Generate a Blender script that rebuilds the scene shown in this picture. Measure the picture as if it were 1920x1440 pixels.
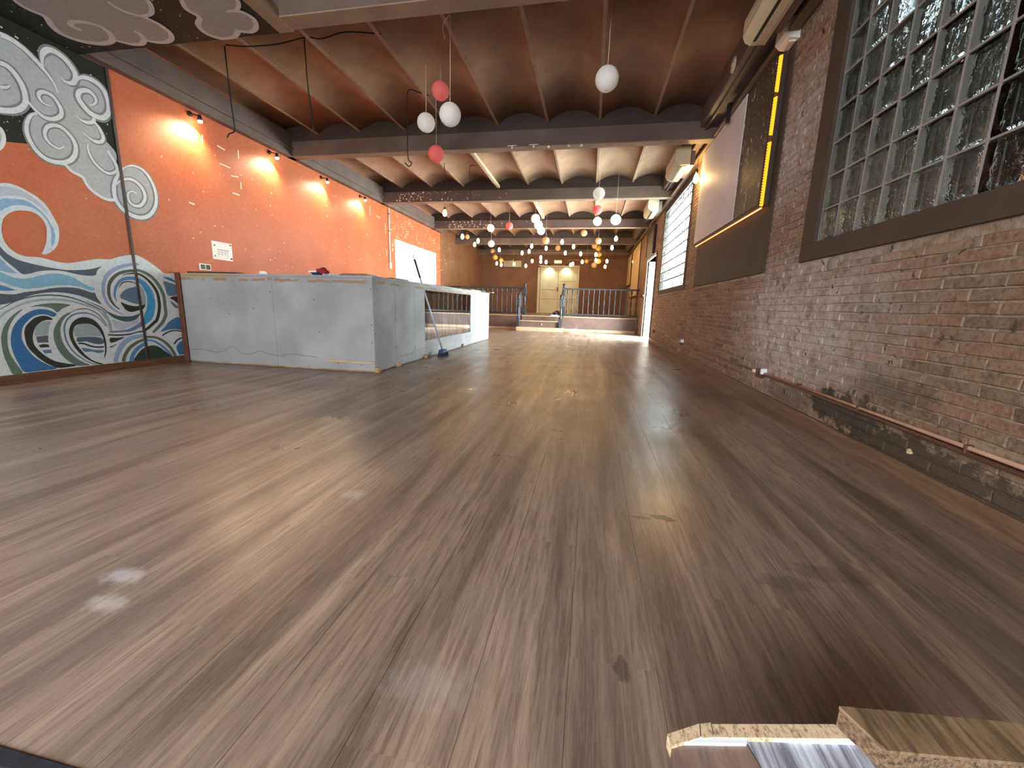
import bpy, bmesh, math, random
from mathutils import Vector, Matrix
from mathutils.geometry import tessellate_polygon
random.seed(7)
PI = math.pi
for o in list(bpy.data.objects): bpy.data.objects.remove(o)
SC = bpy.context.scene
COL = SC.collection

# ------------------------------------------------------------------ camera
cd = bpy.data.cameras.new('camera'); cam = bpy.data.objects.new('camera', cd); COL.objects.link(cam)
F, YAW, PIT, ROL, H = 761.76, .1837, -.1896, .0281, .8107
cd.sensor_fit = 'HORIZONTAL'; cd.sensor_width = 36; cd.lens = F * 36 / 1920
cd.clip_start = .02; cd.clip_end = 200
cy, sy, cp, sp, cr, sr = math.cos(YAW), math.sin(YAW), math.cos(PIT), math.sin(PIT), math.cos(ROL), math.sin(ROL)
r0 = Vector((cy, sy, 0)); fw = Vector((-sy*cp, cy*cp, sp)); u0 = Vector((sy*sp, -cy*sp, cp))
rt = cr*r0 + sr*u0; up = cr*u0 - sr*r0
cam.matrix_world = Matrix(((rt.x, up.x, -fw.x, 0), (rt.y, up.y, -fw.y, 0), (rt.z, up.z, -fw.z, H), (0, 0, 0, 1)))
SC.camera = cam

# ------------------------------------------------------------------ world, exposure, large lights
W = bpy.data.worlds.new('world'); SC.world = W; W.use_nodes = True
bg = W.node_tree.nodes['Background']; bg.inputs[0].default_value = (.82, .93, 1, 1); bg.inputs[1].default_value = 1.9
vs = SC.view_settings; vs.view_transform = 'Standard'; vs.look = 'None'; vs.gamma = 1; vs.use_curve_mapping = False
vs.exposure = 1.38

def area(name, loc, rot, sx, sy_, power, col):
    l = bpy.data.lights.new(name, 'AREA'); l.shape = 'RECTANGLE'; l.size = sx; l.size_y = sy_; l.energy = power; l.color = col
    o = bpy.data.objects.new(name, l); COL.objects.link(o); o.location = loc; o.rotation_euler = rot; return o
# added fill from behind the camera; daylight through side door and far glass-block window
area('daylight_street_front', (-1.6, -2.9, 1.75), (PI/2-.62, 0, 0), 2.6, 2.0, 165, (.95, .97, 1))
area('daylight_side_door', (2.1, 12.15, 1.15), (0, PI/2, 0), 2.2, 1.6, 430, (.9, .97, 1))
area('daylight_far_window', (2.3, 9.1, 2.1), (0, PI/2, 0), 2.1, 3.2, 360, (.86, .97, 1))
sl = bpy.data.lights.new('sun', 'SUN'); sl.energy = 9; sl.angle = .02; sl.color = (1, .97, .9)
so = bpy.data.objects.new('sun', sl); COL.objects.link(so)
so.rotation_euler = Vector((-2.3, 1.5, -2.0)).to_track_quat('-Z', 'Y').to_euler()

# ------------------------------------------------------------------ materials
def lin(c): return tuple((x/255/12.92 if x/255 <= .04045 else ((x/255+.055)/1.055)**2.4) for x in c) + (1,)
class NT:
    def __init__(s, name):
        s.m = bpy.data.materials.new(name); s.m.use_nodes = True; s.t = s.m.node_tree; s.t.nodes.clear()
        s.out = s.t.nodes.new('ShaderNodeOutputMaterial')
        s.pos = s.n('ShaderNodeNewGeometry').outputs['Position']
    def n(s, k, **kw):
        x = s.t.nodes.new(k)
        for a, b in kw.items(): setattr(x, a, b)
        return x
    def l(s, a, b): s.t.links.new(a, b)
    def set(s, sock, v):
        if hasattr(v, 'is_output'): s.l(v, sock)
        else: sock.default_value = v
    def math(s, op, a, b=0, c=0, clamp=False):
        x = s.n('ShaderNodeMath', operation=op, use_clamp=clamp)
        s.set(x.inputs[0], a); s.set(x.inputs[1], b); s.set(x.inputs[2], c); return x.outputs[0]
    def xyz(s):
        x = s.n('ShaderNodeSeparateXYZ'); s.l(s.pos, x.inputs[0]); return x.outputs
    def comb(s, a, b, c):
        x = s.n('ShaderNodeCombineXYZ'); s.set(x.inputs[0], a); s.set(x.inputs[1], b); s.set(x.inputs[2], c); return x.outputs[0]
    def noise(s, scale=1, vec=None, detail=3, dist=0, stretch=None, rough=.5):
        v = vec or s.pos
        if stretch:
            m = s.n('ShaderNodeMapping'); s.l(v, m.inputs[0]); m.inputs['Scale'].default_value = stretch; v = m.outputs[0]
        x = s.n('ShaderNodeTexNoise'); s.l(v, x.inputs['Vector']); x.inputs['Scale'].default_value = scale
        x.inputs['Detail'].default_value = detail; x.inputs['Distortion'].default_value = dist; x.inputs['Roughness'].default_value = rough
        return x.outputs[0]
    def ramp(s, f, a, b, lo=0., hi=1.):
        x = s.n('ShaderNodeMapRange'); s.set(x.inputs[0], f); s.set(x.inputs[1], a); s.set(x.inputs[2], b); s.set(x.inputs[3], lo); s.set(x.inputs[4], hi); return x.outputs[0]
    def mix(s, f, a, b, mode='MIX'):
        x = s.n('ShaderNodeMix', data_type='RGBA', blend_type=mode); s.set(x.inputs[0], f); s.set(x.inputs[6], a); s.set(x.inputs[7], b); return x.outputs[2]
    def blob(s, c, r):
        """1 at point c falling to 0 at the ellipsoid of radii r"""
        m = s.n('ShaderNodeVectorMath', operation='SUBTRACT'); s.l(s.pos, m.inputs[0]); m.inputs[1].default_value = c
        d = s.n('ShaderNodeVectorMath', operation='DIVIDE'); s.l(m.outputs[0], d.inputs[0]); d.inputs[1].default_value = r
        e = s.n('ShaderNodeVectorMath', operation='LENGTH'); s.l(d.outputs[0], e.inputs[0])
        return s.math('SUBTRACT', 1, e.outputs['Value'], clamp=True)
    def bump(s, h, strength=.3, dist=.01):
        x = s.n('ShaderNodeBump'); x.inputs['Strength'].default_value = strength; x.inputs['Distance'].default_value = dist; s.l(h, x.inputs['Height']); return x.outputs[0]
    def bsdf(s, col, rough=.6, normal=None, metal=0, spec=.5, **kw):
        x = s.n('ShaderNodeBsdfPrincipled'); s.set(x.inputs['Base Color'], col); s.set(x.inputs['Roughness'], rough)
        x.inputs['Metallic'].default_value = metal; x.inputs['Specular IOR Level'].default_value = spec
        if normal is not None: s.l(normal, x.inputs['Normal'])
        for k, v in kw.items(): s.set(x.inputs[k.replace('_', ' ')], v)
        return x.outputs[0]
    def done(s, sh): s.l(sh, s.out.inputs[0]); return s.m
MATS = {}
def M(name, rgb=None, rough=.6, var=.12, scale=6, bump=.15, bscale=60, metal=0, spec=.4):
    """plain painted / plain material with soft mottling and fine relief"""
    if name in MATS: return MATS[name]
    t = NT(name); c = lin(rgb)
    dk = tuple(x*(1-var) for x in c[:3]) + (1,); lt = tuple(min(1, x*(1+var)) for x in c[:3]) + (1,)
    col = t.mix(t.ramp(t.noise(scale, detail=5), .35, .65), dk, lt)
    nb = t.bump(t.noise(bscale, detail=2), bump, .004) if bump else None
    MATS[name] = t.done(t.bsdf(col, rough, nb, metal, spec)); return MATS[name]
def emit(name, rgb, strength):
    t = NT(name); e = t.n('ShaderNodeEmission'); e.inputs[0].default_value = rgb + (1,); e.inputs[1].default_value = strength
    MATS[name] = t.done(e.outputs[0]); return MATS[name]

def frac(t, v): return t.math('FRACT', v)
PW, PL = .2, 1.22                                                   # floor plank width and length
def floor_mat():
    t = NT('wood_vinyl_plank'); X, Y, Z = t.xyz()
    c = t.math('FLOOR', t.math('DIVIDE', t.math('ADD', X, 5.4), PW))
    off = t.math('MULTIPLY', frac(t, t.math('MULTIPLY', c, .381966)), PL)
    r = t.math('FLOOR', t.math('DIVIDE', t.math('ADD', Y, off), PL))
    wn = t.n('ShaderNodeTexWhiteNoise', noise_dimensions='2D'); t.l(t.comb(c, r, 0), wn.inputs[0]); rnd = wn.outputs[0]
    v = t.comb(t.math('ADD', X, t.math('MULTIPLY', rnd, 3.7)), t.math('ADD', Y, t.math('MULTIPLY', rnd, 9)), 0)
    broad = t.noise(1, None, 3, .6, (9, .55, 1)); grain = t.noise(1, v, 6, .3, (75, 4.5, 1), .65); fine = t.noise(1, v, 4, 0, (260, 14, 1), .7)
    a = t.mix(t.ramp(broad, .36, .66), lin((94, 78, 66)), lin((154, 133, 115)))
    a = t.mix(t.ramp(grain, .42, .66, 0, .7), a, lin((74, 60, 46)))
    a = t.mix(t.ramp(fine, .45, .75, 0, .3), a, lin((172, 154, 138)))
    a = t.mix(t.math('MULTIPLY', rnd, .06), a, lin((120, 92, 74)))
    dust = t.math('MULTIPLY', t.ramp(t.noise(.7, None, 5, .8), .45, .75), .3)
    a = t.mix(dust, a, lin((150, 138, 132)))
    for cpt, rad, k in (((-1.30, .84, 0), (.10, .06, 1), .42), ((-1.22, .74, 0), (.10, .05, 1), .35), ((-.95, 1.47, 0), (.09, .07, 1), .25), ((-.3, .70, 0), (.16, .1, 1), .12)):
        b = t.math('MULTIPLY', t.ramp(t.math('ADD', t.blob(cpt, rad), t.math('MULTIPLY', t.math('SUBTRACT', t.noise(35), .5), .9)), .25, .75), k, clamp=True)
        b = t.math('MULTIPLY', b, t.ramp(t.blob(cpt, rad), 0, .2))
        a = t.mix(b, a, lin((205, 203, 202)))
    for cpt, rad, k in (((.335, 1.575, 0), (.07, .035, 1), .85), ((.245, 1.56, 0), (.07, .018, 1), .55), ((.80, 1.33, 0), (.2, .07, 1), .28), ((.64, 1.25, 0), (.14, .06, 1), .28), ((.12, .83, 0), (.03, .05, 1), .5)):
        b = t.math('MULTIPLY', t.ramp(t.math('ADD', t.blob(cpt, rad), t.math('MULTIPLY', t.math('SUBTRACT', t.noise(28), .5), 1.1)), .3, .5), k, clamp=True)
        b = t.math('MULTIPLY', b, t.ramp(t.blob(cpt, tuple(1.5*q for q in rad)), 0, .2))
        a = t.mix(b, a, lin((52, 36, 38)))
    rg = t.ramp(t.noise(2.2, None, 4), .3, .7, .26, .38)
    h = t.math('ADD', t.math('MULTIPLY', grain, .6), t.math('MULTIPLY', t.noise(3, None, 2), .8))
    MATS['floor'] = t.done(t.bsdf(a, rg, t.bump(h, .16, .006), 0, .5))
floor_mat()

BH, BL = .055, .298                                                 # brick course height, brick pitch
def stains_and_falloff(t, a):
    n1 = t.noise(3.2, None, 6, .4, None, .65); n2 = t.noise(13, None, 5, .2, None, .7)
    w = t.math('MULTIPLY', t.blob((1.57, 3.6, .72), (1, 1.75, .85)), 1.5)
    w = t.math('MULTIPLY', t.ramp(t.math('ADD', w, t.math('SUBTRACT', n1, .5)), .25, 1.1), t.ramp(n2, .3, .62), clamp=True)
    a = t.mix(t.math('MULTIPLY', w, .85), a, lin((216, 208, 204)))
    w = t.math('MULTIPLY', t.blob((1.57, 4.1, 2.2), (1, 1.5, 1.0)), 1.4)
    w = t.math('MULTIPLY', t.ramp(t.math('ADD', w, t.math('SUBTRACT', n1, .5)), .45, 1.2), t.ramp(n2, .35, .6), clamp=True)
    a = t.mix(t.math('MULTIPLY', w, .8), a, lin((196, 188, 184)))
    for c, r in (((1.57, 2.15, .13), (1, 1.0, .17)), ((1.57, 2.75, .22), (1, .6, .17)), ((1.57, 2.45, .42), (1, .45, .12)), ((1.57, 3.5, .17), (1, .7, .12)), ((1.57, 1.75, .47), (1, .1, .05))):
        b = t.ramp(t.math('ADD', t.math('MULTIPLY', t.blob(c, r), 1.6), t.math('MULTIPLY', t.math('SUBTRACT', n2, .5), 3.2)), .38, .75)
        k = .92 if c[2] < .3 and c[1] < 3 else .42
        a = t.mix(t.math('MULTIPLY', b, k, clamp=True), a, lin((44, 46, 45)))
    y = t.ramp(t.xyz()[1], 4.2, 1.4, 0, .5)  # light falloff toward the near end, mixed into the wall colour
    return t.mix(y, a, lin((104, 88, 66)))
def brick_mats():
    t = NT('old_brick'); X, Y, Z = t.xyz()
    r = t.math('FLOOR', t.math('DIVIDE', Z, BH)); yo = t.math('MULTIPLY', frac(t, t.math('MULTIPLY', r, .5)), BL)
    c = t.math('FLOOR', t.math('DIVIDE', t.math('ADD', Y, yo), BL))
    wn = t.n('ShaderNodeTexWhiteNoise', noise_dimensions='2D'); t.l(t.comb(c, r, 0), wn.inputs[0]); rnd = wn.outputs[0]
    cr_ = t.n('ShaderNodeValToRGB'); t.l(rnd, cr_.inputs[0]); e = cr_.color_ramp.elements
    e[0].position = 0; e[0].color = lin((136, 98, 76)); e[1].position = 1; e[1].color = lin((166, 140, 116))
    for p_, q in ((.25, (146, 110, 86)), (.5, (114, 92, 74)), (.7, (152, 124, 100)), (.86, (96, 80, 64))): k = e.new(p_); k.color = lin(q)
    a = t.mix(t.ramp(t.noise(24, None, 6, 0, None, .7), .38, .68, 0, .6), cr_.outputs[0], lin((178, 156, 134)))
    a = t.mix(t.ramp(t.noise(42, None, 4), .5, .7, 0, .6), a, lin((74, 58, 46)))
    a = stains_and_falloff(t, a)
    MATS['brick'] = t.done(t.bsdf(a, .85, t.bump(t.noise(45, None, 5, 0, None, .7), .6, .008), 0, .2))
    t = NT('lime_mortar')
    a = t.mix(t.ramp(t.noise(18, None, 6), .35, .7), lin((140, 122, 104)), lin((190, 172, 152)))
    a = stains_and_falloff(t, a)
    MATS['mortar'] = t.done(t.bsdf(a, .9, t.bump(t.noise(60, None, 5, 0, None, .7), .8, .01), 0, .15))
brick_mats()

def glass_mat():
    t = NT('glass_block'); 
    h = t.math('ADD', t.noise(9, None, 2, 2.6, (1, 1, .6)), t.math('MULTIPLY', t.noise(26, None, 1, 1.2), .35))
    n = t.bump(h, .55, .02)
    a = t.bsdf((.86, .97, .96, 1), .03, n, 0, .5, Transmission_Weight=1., IOR=1.33)
    tr = t.n('ShaderNodeBsdfTransparent'); tr.inputs[0].default_value = (.85, .96, .95, 1)
    m = t.n('ShaderNodeMixShader'); m.inputs[0].default_value = .22; t.l(a, m.inputs[1]); t.l(tr.outputs[0], m.inputs[2])
    MATS['glass'] = t.done(m.outputs[0])
glass_mat()
def paper_mat(key, rgb):
    t = NT(key); X, Y, Z = t.xyz()
    a = t.bsdf(lin(rgb), .8, None, 0, .2)
    tl = t.n('ShaderNodeBsdfTranslucent'); tl.inputs[0].default_value = lin(rgb)
    m = t.n('ShaderNodeMixShader'); m.inputs[0].default_value = .45; t.l(a, m.inputs[1]); t.l(tl.outputs[0], m.inputs[2])
    MATS[key] = t.done(m.outputs[0])
paper_mat('paper_white', (252, 252, 248)); paper_mat('paper_pink', (250, 146, 142)); paper_mat('paper_peach', (240, 200, 150)); paper_mat('paper_yellow', (250, 214, 110))

def painted_brick():
    t = NT('orange_painted_brick'); X, Y, Z = t.xyz()
    b = t.n('ShaderNodeTexBrick'); t.l(t.comb(Y, Z, 0), b.inputs[0]); b.inputs['Scale'].default_value = 1; b.inputs['Brick Width'].default_value = .3
    b.inputs['Row Height'].default_value = .062; b.inputs['Mortar Size'].default_value = .006; b.inputs['Color1'].default_value = (1, 1, 1, 1); b.inputs['Color2'].default_value = (.9, .9, .9, 1); b.inputs['Mortar'].default_value = (0, 0, 0, 1)
    mk = t.math('MULTIPLY', t.math('SUBTRACT', 1, b.outputs[1]), 1)
    chip = t.ramp(t.noise(7, None, 6, .8, None, .7), .54, .6)
    w = t.math('MULTIPLY', t.math('MAXIMUM', b.outputs[1], t.ramp(t.noise(22, None, 4), .62, .68)), chip, clamp=True)
    a = t.mix(w, lin((208, 98, 62)), lin((232, 205, 180)))
    MATS['orange_brick'] = t.done(t.bsdf(a, .8, t.bump(mk, .6, .01), 0, .2))
painted_brick()
def orange_wall():
    t = NT('orange_wall_paint')
    a = t.mix(t.ramp(t.noise(1.3, None, 5), .35, .7), lin((172, 84, 45)), lin((186, 98, 58)))
    a = t.mix(t.ramp(t.noise(40, None, 3), .45, .75, 0, .25), a, lin((222, 128, 84)))
    sp_ = t.ramp(t.noise(26, None, 2), .76, .79); 
    a = t.mix(t.math('MULTIPLY', sp_, .8), a, lin((236, 190, 160)))
    MATS['orange'] = t.done(t.bsdf(a, .55, t.bump(t.noise(90, None, 3), .25, .004), 0, .35))
orange_wall()
def board_mat():
    t = NT('plasterboard'); X, Y, Z = t.xyz()
    a = t.mix(t.ramp(t.noise(2.5, None, 5), .35, .7), lin((144, 145, 146)), lin((164, 165, 166)))
    jag = t.math('MULTIPLY', t.math('SUBTRACT', t.noise(9, None, 5), .5), .07)
    band = t.ramp(t.math('ABSOLUTE', t.math('SUBTRACT', t.math('ADD', Z, jag), 1.035)), .022, .01)
    band = t.math('MULTIPLY', band, t.ramp(t.noise(5, None, 5, .5), .42, .5))
    a = t.mix(t.math('MULTIPLY', band, .85), a, lin((150, 118, 78)))
    gl = t.math('MULTIPLY', t.ramp(X, -3.9, -4.7), t.ramp(Z, 1.045, 1.06))
    a = t.mix(t.math('MULTIPLY', gl, .8), a, lin((176, 146, 92)))
    sp_ = t.ramp(t.noise(38, None, 1), .80, .83); a = t.mix(t.math('MULTIPLY', sp_, .7), a, lin((92, 84, 80)))
    MATS['board'] = t.done(t.bsdf(a, .75, t.bump(t.noise(50, None, 4), .2, .004), 0, .25))
board_mat()
def streak(key, c1, c2, st, rough=.5, th=(.4, .65), extra=None):
    t = NT(key); g = t.noise(1, None, 6, .4, st, .65)
    a = t.mix(t.ramp(g, *th), lin(c1), lin(c2))
    MATS[key] = t.done(t.bsdf(a, rough, t.bump(g, .3, .004), 0, .4))
streak('chipboard', (120, 92, 64), (208, 186, 152), (260, 120, 200), .85, (.3, .52))
streak('chipboard_dark', (56, 44, 32), (124, 100, 74), (260, 120, 200), .9, (.35, .6))  # darkened chipboard, with the shadow on the board's side put into the colour
streak('board_brown', (112, 92, 82), (140, 118, 104), (60, 8, 8), .5)
streak('board_grey', (112, 112, 122), (196, 202, 212), (70, 4, 4), .5, (.42, .6))
streak('board_olive', (90, 72, 52), (140, 116, 88), (80, 9, 9), .5)
streak('raw_wood', (140, 106, 66), (196, 164, 116), (6, 6, 60), .7)
streak('pale_wood', (170, 142, 110), (206, 182, 150), (3, 60, 60), .6)
streak('skirting_wood', (98, 76, 58), (126, 100, 78), (40, 2.5, 40), .55)
streak('skirting_dark', (88, 58, 40), (112, 78, 54), (40, 2.5, 40), .55)
def door_mat():
    t = NT('old_cream_door'); X, Y, Z = t.xyz()
    a = t.mix(t.ramp(t.noise(1.6, None, 5), .35, .7), lin((206, 192, 152)), lin((224, 214, 182)))
    a = t.mix(t.ramp(t.noise(7, None, 6, 1.5, None, .7), .66, .72, 0, .6), a, lin((110, 98, 66)))
    MATS['door'] = t.done(t.bsdf(a, .6, None, 0, .3))
door_mat()
def scratched():
    t = NT('scratched_dark_board')
    a = t.mix(t.ramp(t.noise(14, None, 5, 3, (1, 1, .45)), .625, .645), lin((70, 58, 44)), lin((190, 184, 172)))
    MATS['scratched'] = t.done(t.bsdf(a, .5, None, 0, .4))
scratched()
M('vault', (148, 112, 84), .75, .16, 3, .3, 35); M('beam', (98, 82, 74), .6, .15, 3, .2); M('beam_under', (138, 114, 92), .7, .12, 4)
M('joist', (150, 122, 98), .7); M('brown_wall', (126, 88, 60), .6, .12, 2); M('dark_plaster', (68, 56, 45), .7, .1, 4); M('dark_brown', (62, 50, 42), .6)
M('black', (22, 21, 21), .5, .1, 5, 0); M('dark_metal', (50, 54, 58), .3, .2, 30, 0, metal=.3); M('white_plastic', (226, 224, 216), .45, .04, 5, 0)
M('ac_plastic', (200, 186, 156), .45, .05, 5, 0); M('white_panel', (206, 200, 202), .6, .05, 3, .1); M('cream_panel', (214, 188, 138), .6, .05)
M('paper', (238, 236, 232), .8, .03, 5, 0); M('ink', (120, 118, 120), .8, 0.05, 5, 0); M('white_paint', (204, 198, 196), .7, .06, 8); M('white_edge', (226, 232, 240), .5, .03)
M('block_rim', (12, 15, 17), .6); M('concrete', (150, 146, 140), .9, .15, 2); M('tile', (120, 118, 122), .6, .25, 9); M('mortar_white', (140, 132, 124), .8, .06); M('fascia', (100, 80, 70), .55, .1)
M('broom_handle', (176, 190, 214), .3, .04, 5, 0); M('broom_blue', (62, 76, 112), .7, .2, 60); M('red_cloth', (130, 34, 40), .9, .3, 20); M('navy_cloth', (40, 42, 70), .9, .2, 20)
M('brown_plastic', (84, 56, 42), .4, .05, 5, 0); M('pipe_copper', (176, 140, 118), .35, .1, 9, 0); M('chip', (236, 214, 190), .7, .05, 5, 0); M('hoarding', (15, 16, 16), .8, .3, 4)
M('stage_floor', (128, 104, 84), .5, .15, 4); M('batten', (96, 56, 38), .6, .15, 9); M('grout', (70, 58, 48), .9)
MUR = dict(black=(30, 32, 26), cgrey=(166, 168, 168), cdark=(122, 122, 122), clight=(206, 208, 208), foam=(198, 205, 205), foam2=(202, 206, 204), mauve=(176, 178, 188), lblue=(130, 160, 190), lblue2=(124, 170, 192), slate=(80, 92, 100), mblue=(84, 128, 170), mblue2=(64, 112, 146), tealg=(148, 164, 164), greyl=(178, 184, 184), green=(92, 112, 98), greend=(84, 92, 82), blue=(58, 106, 150), bblue=(66, 146, 190), dark=(52, 54, 46), slateb=(90, 118, 140), olive=(92, 94, 72), peri=(138, 158, 186), mauveb=(104, 118, 158), teald=(66, 88, 92), dgreen=(48, 62, 54), cbrown=(140, 132, 126), cbr2=(182, 174, 166), star=(226, 228, 222))
for k, c in MUR.items(): M('paint_' + k, c, .65, .07, 30, .15, 90, spec=.25)
emit('bulb_glow', (1, .64, .28), 22); emit('spot_glow', (1, .80, .52), 60); emit('strip_glow', (1, .30, .015), 1.0); emit('strip_orange', (1, .30, .10), 1.5); emit('sconce_glow', (1, .66, .22), 30)
emit('sign_glow', (1, .62, .3), .8)
t = NT('bar_mirror'); MATS['mirror'] = t.done(t.bsdf(t.mix(t.ramp(t.noise(3, None, 5, .5, (1, 6, .8)), .4, .7), (.30, .35, .38, 1), (.62, .68, .7, 1)), .03, None, 1, .5))
MATS['hull'] = MATS['brown_wall']

# ------------------------------------------------------------------ mesh helpers
class MB:
    def __init__(s): s.v = []; s.f = []; s.mi = []; s.mats = []; s.sm = []
    def _m(s, m):
        if m not in s.mats: s.mats.append(m)
        return s.mats.index(m)
    def add(s, vs_, fs, m='', smooth=False):
        b = len(s.v); s.v += [tuple(v) for v in vs_]; i = s._m(m)
        for f in fs: s.f.append([b + k for k in f]); s.mi.append(i); s.sm.append(smooth)
        return s
    def box(s, x0, x1, y0, y1, z0, z1, m=''):
        v = [(x, y, z) for z in (z0, z1) for y in (y0, y1) for x in (x0, x1)]
        return s.add(v, [(0, 2, 3, 1), (4, 5, 7, 6), (0, 1, 5, 4), (2, 6, 7, 3), (0, 4, 6, 2), (1, 3, 7, 5)], m)
    def bbox(s, x0, x1, y0, y1, z0, z1, m='', b=.006):
        """box with chamfered edges"""
        bm = bmesh.new(); r = bmesh.ops.create_cube(bm, size=1)
        for v in bm.verts: v.co = Vector((x0 + (v.co.x+.5)*(x1-x0), y0 + (v.co.y+.5)*(y1-y0), z0 + (v.co.z+.5)*(z1-z0)))
        bmesh.ops.bevel(bm, geom=list(bm.edges), offset=b, segments=1, affect='EDGES')
        bm.verts.index_update(); s.add([v.co.copy() for v in bm.verts], [[v.index for v in f.verts] for f in bm.faces], m); bm.free(); return s
    def tube(s, pts, r, m='', n=8, caps=True):
        pts = [Vector(p) for p in pts]; rs = r if isinstance(r, (list, tuple)) else [r]*len(pts); vs_ = []; fs = []
        prev = None
        for i, p in enumerate(pts):
            d = (pts[min(i+1, len(pts)-1)] - pts[max(i-1, 0)]).normalized()
            a = prev if prev is not None else (Vector((1, 0, 0)) if abs(d.x) < .9 else Vector((0, 1, 0)))
            a = (a - d*a.dot(d)).normalized(); prev = a; b = d.cross(a)
            for k in range(n): t_ = 2*PI*k/n; vs_.append(p + (a*math.cos(t_) + b*math.sin(t_))*rs[i])
        for i in range(len(pts)-1):
            for k in range(n): fs.append((i*n+k, i*n+(k+1) % n, (i+1)*n+(k+1) % n, (i+1)*n+k))
        if caps: fs.append(tuple(range(n))[::-1]); fs.append(tuple(range((len(pts)-1)*n, len(pts)*n)))
        return s.add(vs_, fs, m, True)
    def lathe(s, prof, c=(0, 0, 0), m='', n=20, squash=1):
        vs_ = [(c[0]+r*math.cos(2*PI*k/n), c[1]+r*math.sin(2*PI*k/n), c[2]+z) for r, z in prof for k in range(n)]
        fs = [(i*n+k, i*n+(k+1) % n, (i+1)*n+(k+1) % n, (i+1)*n+k) for i in range(len(prof)-1) for k in range(n)]
        return s.add(vs_, fs, m, True)
    def prism(s, poly, axis, a, b, m=''):
        """poly: 2D points in the two other axes, extruded along axis from a to b"""
        n = len(poly)
        def P(q, t_): return {'x': (t_, q[0], q[1]), 'y': (q[0], t_, q[1]), 'z': (q[0], q[1], t_)}[axis]
        vs_ = [P(q, a) for q in poly] + [P(q, b) for q in poly]
        tri = tessellate_polygon([[Vector((q[0], q[1], 0)) for q in poly]])
        return s.add(vs_, [tuple(t_) for t_ in tri] + [tuple(k+n for k in t_[::-1]) for t_ in tri] + [(k, (k+1) % n, n+(k+1) % n, n+k) for k in range(n)], m)
    def mesh(s, name, m=None):
        me = bpy.data.meshes.new(name); me.from_pydata(s.v, [], s.f)
        for k in s.mats: me.materials.append(MATS[k or m])
        me.polygons.foreach_set('material_index', s.mi); me.polygons.foreach_set('use_smooth', s.sm)
        bm = bmesh.new(); bm.from_mesh(me); bmesh.ops.recalc_face_normals(bm, faces=bm.faces); bm.to_mesh(me); bm.free()
        me.update(); return me
    def obj(s, name, m=None, parent=None, loc=None):
        return link(name, s.mesh(name, m), parent, loc)
def link(name, me, parent=None, loc=None):
    o = bpy.data.objects.new(name, me); COL.objects.link(o)
    if parent: o.parent = parent
    if loc: o.location = loc
    return o
def thing(name, label, cat, loc=(0, 0, 0), group=None):
    o = bpy.data.objects.new(name, None); COL.objects.link(o); o.location = loc; o.empty_display_size = .1
    return tag(o, label, cat, group)
def tag(o, label, cat, group=None):
    o['label'] = label; o['category'] = cat
    if group: o['group'] = group
    return o
def struct(o, label=None):
    o['kind'] = 'structure'
    if label: o['label'] = label
    return o
def stuff(o): o['kind'] = 'stuff'; return o
def lab(o, t_): o['label'] = t_; return o
def local(o, root):
    """geometry written in room coordinates, parented to a thing standing elsewhere"""
    o.parent = root; o.location = -Vector(root.location); return o
def catmull(P, closed, seg=6):
    n = len(P); out = []
    rng = n if closed else n-1
    for i in range(rng):
        g = lambda k: P[k % n] if closed else P[min(max(k, 0), n-1)]
        a, b, c, d = g(i-1), g(i), g(i+1), g(i+2)
        for j in range(seg):
            t_ = j/seg
            out.append(tuple(.5*((2*b[q]) + (-a[q]+c[q])*t_ + (2*a[q]-5*b[q]+4*c[q]-d[q])*t_*t_ + (-a[q]+3*b[q]-3*c[q]+d[q])*t_**3) for q in range(len(a))))
    if not closed: out.append(tuple(P[-1]))
    return out
XL, XR, YB = -5.062, 1.567, 20.0
ZC = 3.106                                                         # underside of the cross beams
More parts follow.
